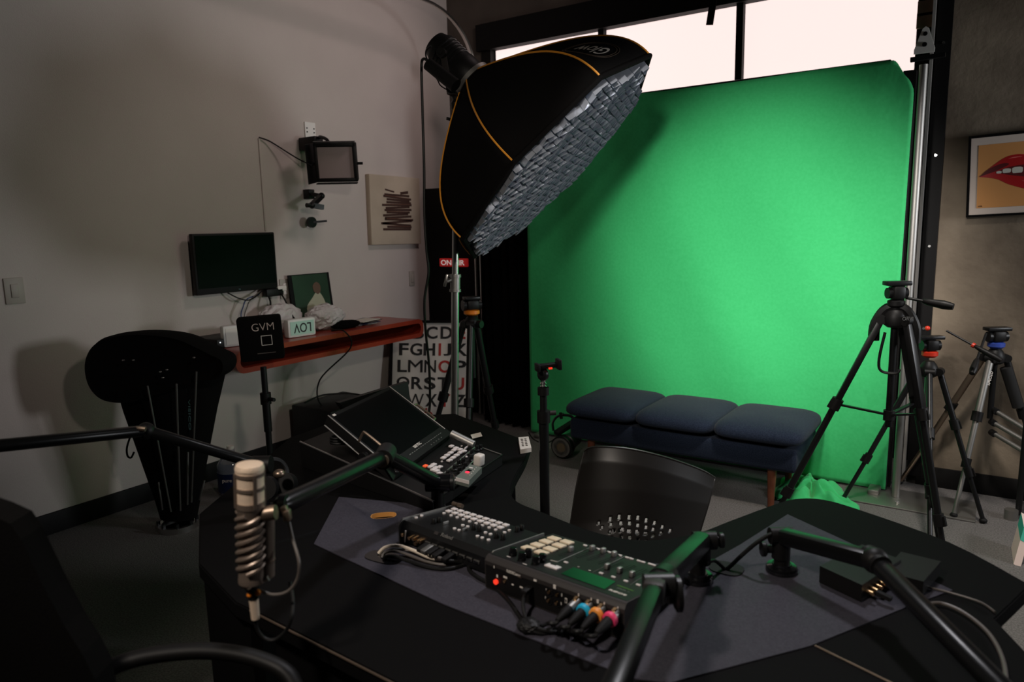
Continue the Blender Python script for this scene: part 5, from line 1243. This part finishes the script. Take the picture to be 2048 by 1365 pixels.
# microphone
HM = 1.14
mcx = 500
mi = thing('studio_microphone', 'bronze broadcast microphone with cream grille and spiral ribbed body hanging in the foreground', 'microphone', oh(498, 1050, HM))
top_, bot = oh(499, 930, HM), oh(504, 1165, HM); axm = (bot-top_).normalized(); Lm = (bot-top_).length
def mp(f): return top_+(bot-top_)*f
RM = .0225
MB().lathe([(RM*.75, .0), (RM*.97, .004), (RM*1.0, .010), (RM*1.0, .066)], top_, axm, n=36).build('grille', 'mic_grille', mi)
MB().lathe([(RM*.6, -.003), (RM*.95, -.001), (RM*1.04, .004), (RM*1.04, .008), (RM*.95, .009)], top_, axm, n=36).build('top_cap', 'mic_grille', mi)
cg = MB()
for h0, h1 in ((.012, .018), (.036, .042), (.062, .072)): cg.lathe([(RM*1.02, h0), (RM*1.07, h0), (RM*1.07, h1), (RM*1.02, h1), (RM*1.02, h0)], top_, axm, n=36)
for k in range(4):
    a = .9+k*PI/2; x_, y_, z_ = frame(axm); rd = x_*math.cos(a)+y_*math.sin(a); cg.bar(top_+rd*RM*1.04+axm*.012, top_+rd*RM*1.04+axm*.07, .006, .004, up=rd)
cg.build('cage', 'mic_body', mi)
MB().lathe([(RM*1.02, .066), (RM*1.02, .075), (RM*.95, .080), (RM*.95, Lm-.012), (RM*.98, Lm-.010), (RM*.98, Lm-.002), (RM*.8, Lm)], top_, axm, n=36).build('body', 'mic_body', mi)
x_, y_, z_ = frame(axm)
for st_ in range(4):
    pts = []
    for k in range(41):
        f = k/40; a = st_*PI/2+f*2*PI*1.75; pts.append(top_+axm*(.082+f*(Lm-.105))+(x_*math.cos(a)+y_*math.sin(a))*RM*.96)
    MB().tube(pts, .0042, n=8).build('spiral_rib', 'mic_body', mi)
MB().cyl(oh(517, 1030, HM), oh(552, 1025, HM), .0125, n=24).build('swivel_arm', 'bronze_metal', mi)
MB().cyl(oh(533, 1035, HM+.01), oh(533, 1152, HM+.01), .0135, n=24).build('mount_tube', 'mic_body', mi)
MB().cyl(oh(533, 1118, HM+.01), oh(533, 1122, HM+.01), .0142, n=24).build('mount_band', 'bronze_metal', mi)
MB().cyl(oh(508, 1160, HM), oh(538, 1155, HM), .006).build('mount_pin', 'dull_steel', mi)
MB().cyl(bot, oh(505, 1178, HM), .012).build('connector_base', 'black_metal', mi)
MB().box(oh(494, 1172, HM-.008), (.018, .012, .009), None, .002).build('latch', 'mic_grille', mi)
mcb = thing('microphone_cable', 'black cable with silver plug and orange band looping under the bronze microphone', 'cable', oh(507, 1200, HM))
MB().cyl(oh(505, 1178, HM), oh(507, 1198, HM), .0085).build('connector_neck', 'black_rubber', mcb)
s = MB(); s.ball(oh(500, 1190, HM-.006), .0055).ball(oh(515, 1186, HM-.006), .0055); s.build('orange_band', 'orange_plastic', mcb)
MB().cyl(oh(507, 1196, HM), oh(511, 1238, HM), .0080, .0070, n=20).build('connector_shell', 'mic_grille', mcb)
MB().tube([oh(511, 1236, HM), oh(514, 1258, HM), oh(528, 1277, HM), oh(550, 1280, HM), oh(572, 1262, HM), oh(583, 1235, HM), oh(586, 1200, HM+.02), oh(580, 1165, HM+.04)], .0033, smooth=7).build('cord', 'cable_black', mcb)
cable('microphone_cable', 'thin black cable drooping from the arm joint to the base of the bronze microphone', [oh(578, 1045, HM+.03), oh(586, 1080, HM+.02), oh(598, 1125, HM), oh(594, 1160, HM), oh(575, 1184, HM), oh(545, 1190, HM), oh(518, 1180, HM)], .0028, 'cable_grey')
# far left arm
a1 = thing('boom_arm', 'long black boom arm crossing the left edge in front of the collapsed softbox', 'boom arm', oz(548, 985, DZ))
E0 = oh(-60, 898, 1.42); E1 = oh(292, 862, 1.72); E2 = oh(520, 930, 1.86)
armseg(a1, E0, E1, .0165, 'arm_black'); armseg(a1, E1, E2, .0165, 'arm_black')
MB().tube([E1-RGT*.02-FWD*.02, E1-RGT*.01-FWD*.024+V(0, 0, .012), E1+RGT*.012-FWD*.024+V(0, 0, .010)], .006, smooth=3).build('elbow_clip', 'bronze_metal', a1)
MB().ball(E1, .021).build('elbow_joint', 'black_plastic', a1)
pq = V(E2.x, E2.y, DZ)
MB().cyl(pq+V(0, 0, .001), E2+V(0, 0, .0), .018).lathe([(.038, 0), (.038, .01), (.02, .014)], pq+V(0, 0, .002), (0, 0, 1), n=28).build('post', 'black_plastic', a1)
MB().cyl(E2-RGT*.02, E2+RGT*.03, .024).build('shoulder_joint', 'black_plastic', a1)
MB().ball(oh(558, 948, 1.84), (.016, .016, .012)).build('metal_knob', 'bronze_metal', a1)
# headphones hanging there
hpn = thing('headphones', 'black headphones hooked on the far boom arm post behind the bronze microphone', 'headphones', oh(550, 950, 1.90))
MB().tube([oh(532, 975, 1.86), oh(530, 950, 1.88), oh(540, 922, 1.9), oh(560, 922, 1.92), oh(574, 940, 1.92), oh(572, 965, 1.90)], .007, smooth=6, flat=.6).build('headband', 'black_plastic', hpn)
MB().cyl(oh(528, 978, 1.84), oh(536, 976, 1.88), .032).build('ear_cup', 'black_plastic', hpn); MB().cyl(oh(566, 968, 1.88), oh(575, 968, 1.92), .030).build('ear_cup', 'black_plastic', hpn)

# interface boxes on the right
def ibox(name, label, px, h, m='black_plastic'):
    q = [oz(x, y, DZ+.004) for x, y in px]; t = thing(name, label, 'audio interface', sum(q, V(0, 0, 0))/4)
    MB().hull(q, [p+V(0, 0, h) for p in q]).build('case', m, t, flat=True); return t, q
t, q = ibox('interface_box', 'black interface box with gold sockets under the right boom arm', [(1638, 1165), (1722, 1205), (1800, 1152), (1722, 1120)], .036)
s = MB(); dd = (q[1]-q[0]).normalized(); ee = (q[2]-q[1]).normalized()
for k in range(4): s.cyl(q[1]+ee*(.018+.018*k)+V(0, 0, .018), q[1]+ee*(.018+.018*k)+dd*.016+V(0, 0, .018), .0042, n=12)
s.build('socket', 'warm_metal', t)
MB().bar(q[1]+ee*.03+dd*.016+V(0, 0, .018), q[1]+ee*.035+dd*.045+V(0, 0, .014), .010, .008).build('plug', 'black_rubber', t)
t, q = ibox('interface_box', 'second black interface box behind the right boom arm elbow', [(1765, 1170), (1845, 1192), (1880, 1150), (1800, 1130)], .030)
MB().ball(oz(1832, 1162, .775), .007).build('socket', 'warm_metal', t)
cable('video_cable', 'thin dark cable trailing from the second interface box across the desk', [oz(1836, 1166, .77), oz(1860, 1176, .757), oz(1900, 1186, .755), oz(1960, 1205, .755), oz(1990, 1225, .755)], .0022, 'cable_grey')
cable('power_cord', 'brown grey cord curving over the right end of the desk', [oz(1850, 1210, .757), oz(1885, 1208, .757), oz(1930, 1228, .757), oz(1975, 1265, .757), oz(2002, 1310, .757), oz(2012, 1360, .757), oz(2008, 1420, .757)], .0038, 'cable_grey', 'cord')

# ================================================================ CHAIRS
ch = thing('office_chair', 'black plastic office chair with a perforated curved back, pushed up behind the desk', 'chair', oh(1285, 1100, 2.45)*1)
ch.location.z = 0
Lq = [(1138, 1150), (1139, 1085), (1142, 1050), (1152, 985), (1163, 930), (1170, 908)]; Rq = [(1372, 1150), (1388, 1100), (1402, 1055), (1416, 1010), (1424, 980), (1429, 958)]
Tq = [(1170, 904), (1182, 896), (1215, 895), (1260, 899), (1310, 910), (1360, 925), (1405, 942), (1429, 956)]
NUc, NVc = 108, 72
def pl(P, f): q = f*(len(P)-1); i = min(int(q), len(P)-2); f = q-i; return (P[i][0]*(1-f)+P[i+1][0]*f, P[i][1]*(1-f)+P[i+1][1]*f)
Ts = [(p.x, p.y) for p in spline([(x, y, 0) for x, y in Tq], 5)]
def cb_(u, v):
    l, r_ = pl(Lq, v), pl(Rq, v); x = l[0]*(1-u)+r_[0]*u; y = l[1]*(1-u)+r_[1]*u
    t = pl(Ts, u); base_top = Lq[-1][1]*(1-u)+Rq[-1][1]*u; y += (t[1]-base_top)*v**1.5; x += (t[0]-(Lq[-1][0]*(1-u)+Rq[-1][0]*u))*v**3
    return oh(x, y, 2.19+.075*(2*u-1)**2+.11*v)
m = MB(); m.grid(cb_, NUc, NVc)
holes = set(); cellpx = {}
def cpx(u, v):
    l, r_ = pl(Lq, v), pl(Rq, v); x = l[0]*(1-u)+r_[0]*u; y = l[1]*(1-u)+r_[1]*u
    t = pl(Ts, u); bt = Lq[-1][1]*(1-u)+Rq[-1][1]*u; return x+(t[0]-(Lq[-1][0]*(1-u)+Rq[-1][0]*u))*v**3, y+(t[1]-bt)*v**1.5
cells = [(i, j)+cpx((i+.5)/NUc, (j+.5)/NVc) for i in range(NUc) for j in range(NVc)]
dots = [(1197, 1048), (1218, 1039.5), (1237, 1035), (1256, 1035), (1273, 1038), (1290, 1042), (1307, 1048), (1323, 1055), (1338, 1064), (1202, 1057), (1221, 1051), (1240, 1049), (1257, 1050), (1273, 1052), (1289, 1056), (1305, 1061), (1320, 1069), (1226, 1063), (1243, 1062), (1258, 1064), (1274, 1067), (1289, 1070), (1303, 1075)]
dots += [(x-2+k*2, y+14*(k+1)) for k in range(3) for x, y in dots[10:16]]
for dx, dy in dots:
    i, j = min(cells, key=lambda c: (c[2]-dx)**2+(c[3]-dy)**2)[:2]; holes |= {(i, j), (i+1, j), (i, j+1), (i+1, j+1)}
m.f = [f for k, f in enumerate(m.f) if (k % NUc, k//NUc) not in holes]
o = m.build('backrest', 'chair_plastic', ch, sharp=80); solid(o, .003, -1)
edge = [cb_(0, k/20) for k in range(20)]+[cb_(k/20, 1) for k in range(20)]+[cb_(1, 1-k/20) for k in range(21)]
MB().tube(edge, .0048, n=8).build('back_rim', 'chair_plastic', ch)
cc_ = V(ch.location.x, ch.location.y, 0)+FWD*.10; ch.location = (cc_.x, cc_.y, 0)
o = pillow((0, 0, .44), (.36, .40, .06), T=Matrix.Translation((cc_.x, cc_.y, 0)) @ Matrix.Rotation(YAW, 4, 'Z')).build('seat', 'seat_grey', ch, sharp=80)
for sg in (-1, 1): MB().tube([cc_+RGT*.10*sg+FWD*-.05+V(0, 0, .40), cc_+RGT*.10*sg-FWD*.24+V(0, 0, .40), cc_+RGT*.12*sg-FWD*.25+V(0, 0, .50)], .012, smooth=5).build('back_bracket', 'black_metal', ch)
MB().cyl(cc_+V(0, 0, .10), cc_+V(0, 0, .41), .025).build('gas_post', 'black_metal', ch)
for k in range(5):
    a = k*2*PI/5+.3; e = cc_+V(.27*math.cos(a), .27*math.sin(a), .07)
    L = MB().bar(cc_+V(0, 0, .11), e, .04, .025, bev=.005).build('base_leg', 'black_plastic', ch)
    MB().cyl(e+V(-.01*math.sin(a), .01*math.cos(a), -.04), e+V(.01*math.sin(a), -.01*math.cos(a), -.04), .03).build('caster', 'black_rubber', L)
# foreground chair at the lower left
fch = thing('armchair', 'dark swivel armchair cut by the lower left corner, with a curved arm loop', 'chair', (-1.30, .42, 0))
loop_ = [(185, 1352, 1.12), (215, 1325, 1.13), (260, 1306, 1.15), (320, 1294, 1.17), (400, 1288, 1.19), (470, 1294, 1.20), (530, 1310, 1.20), (575, 1335, 1.19), (600, 1380, 1.17)]
top_l = [oh(x, y, h) for x, y, h in loop_]
MB().tube([p-V(0, 0, .014) for p in top_l], .018, n=14, smooth=5, flat=.8).build('arm_loop', 'black_plastic', fch)
MB().tube([top_l[-1]-V(0, 0, .014), oh(585, 1430, 1.14), oh(520, 1480, 1.1), oh(430, 1500, 1.05)], .016, n=12, smooth=5).build('arm_support', 'black_plastic', fch)
bp_ = [(-80, 1010), (-20, 1030), (20, 1048), (42, 1080), (62, 1122), (95, 1190), (130, 1255), (165, 1310), (190, 1360), (200, 1420), (-90, 1480)]
Fb = [oh(x, y, 1.02) for x, y in bp_]; cbk = sum(Fb, V(0, 0, 0))/len(Fb)
MB().hull([p for p in Fb], [p+FWD*.05 for p in Fb]).build('backrest', 'black_fabric', fch, flat=True)
sx0 = oh(300, 1480, 1.02)
o = pillow((0, 0, 0), (.46, .46, .08), T=Matrix.Translation((sx0.x-.02, sx0.y, .50)) @ Matrix.Rotation(YAW+.3, 4, 'Z')).build('seat', 'black_fabric', fch, sharp=80)
fcx = V(sx0.x, sx0.y, 0); fch.location = (fcx.x, fcx.y, 0)
MB().cyl(fcx+V(0, 0, .08), fcx+V(0, 0, .47), .026).build('gas_post', 'black_metal', fch)
for k in range(5):
    a = k*2*PI/5+.6; e = fcx+V(.28*math.cos(a), .28*math.sin(a), .07)
    L = MB().bar(fcx+V(0, 0, .10), e, .04, .025, bev=.005).build('base_leg', 'black_plastic', fch)
    MB().cyl(e+V(-.01*math.sin(a), .01*math.cos(a), -.04), e+V(.01*math.sin(a), -.01*math.cos(a), -.04), .03).build('caster', 'black_rubber', L)
# re-fit parent inverses for things whose base moved after parts were added
for o in bpy.data.objects:
    if o.parent is not None and o.parent.parent is None: o.matrix_parent_inverse = Matrix.Translation(-o.parent.location)
# ================================================================ LIGHT
def area(name, loc, to, sx, sy, power, col, spread=None):
    d = bpy.data.lights.new(name, 'AREA'); d.shape = 'RECTANGLE'; d.size = sx; d.size_y = sy; d.energy = power; d.color = col
    if spread: d.spread = math.radians(spread)
    o = bpy.data.objects.new(name, d); C.objects.link(o); o.location = V(*loc); o.rotation_euler = (V(*to)-V(*loc)).to_track_quat('-Z', 'Y').to_euler(); return o
def spot(name, loc, to, power, ang, blend, r, col):
    d = bpy.data.lights.new(name, 'SPOT'); d.energy = power; d.spot_size = math.radians(ang); d.spot_blend = blend; d.shadow_soft_size = r; d.color = col
    o = bpy.data.objects.new(name, d); C.objects.link(o); o.location = V(*loc); o.rotation_euler = (V(*to)-V(*loc)).to_track_quat('-Z', 'Y').to_euler(); return o
spot('screen_lamp', (-.60, 1.0, 2.32), (-1.16, 4.31, 1.22), 560, 41, 1., .08, (1, .95, .90))
spot('desk_lamp', (-.95, -.35, 2.75), (-.80, 1.5, .75), 125, 68, .9, .12, (1, .89, .78))
spot('ceiling_spot', (-.75, 2.75, 3.3), (-.65, 1.45, .75), 120, 50, .8, .12, (.97, .95, 1))
spot('wall_lamp', (-.55, 1.15, 2.10), (-3.9, 3.5, 1.15), 46, 74, 1., .07, (1, .90, .78))
spot('daylight_fill', (-1.7, 3.6, 3.55), (-3.9, 3.7, 2.2), 50, 120, 1., .3, (1, .80, .78))  # added pinkish spot standing in for window daylight on the upper wall
spot('floor_lamp', (-.1, 2.7, 3.4), (-.45, 3.6, .2), 250, 66, .9, .15, (1, .93, .86))
area('side_lamp', (2.3, 3.9, 1.7), (-1.7, 3.1, 1.6), .6, .6, 22, (.94, .96, 1), 120)
for pre, gname in (('camera_tripod', 'camera tripods'), ('boom_arm', 'microphone boom arms on the desk'), ('interface_box', 'interface boxes on the desk'), ('plastic_bag', 'white plastic bags on the shelf'), ('cinema_lightbox', 'lightboxes on the shelf'), ('hinge_plate', 'hinge plates on the jamb'), ('light_switch', 'wall switches'), ('light_stand', 'slim black light stands'), ('door_track', 'garage door tracks')):
    for o in bpy.data.objects:
        if o.parent is None and o.name.split('.')[0] == pre and 'group' not in o: o['group'] = gname
w = bpy.data.worlds.new('room_air'); bpy.context.scene.world = w; w.use_nodes = True
w.node_tree.nodes['Background'].inputs[0].default_value = (.5, .46, .46, 1); w.node_tree.nodes['Background'].inputs[1].default_value = .008
sc = bpy.context.scene
sc.view_settings.view_transform = 'Standard'; sc.view_settings.look = 'None'; sc.view_settings.gamma = 1; sc.view_settings.use_curve_mapping = False; sc.view_settings.exposure = 0
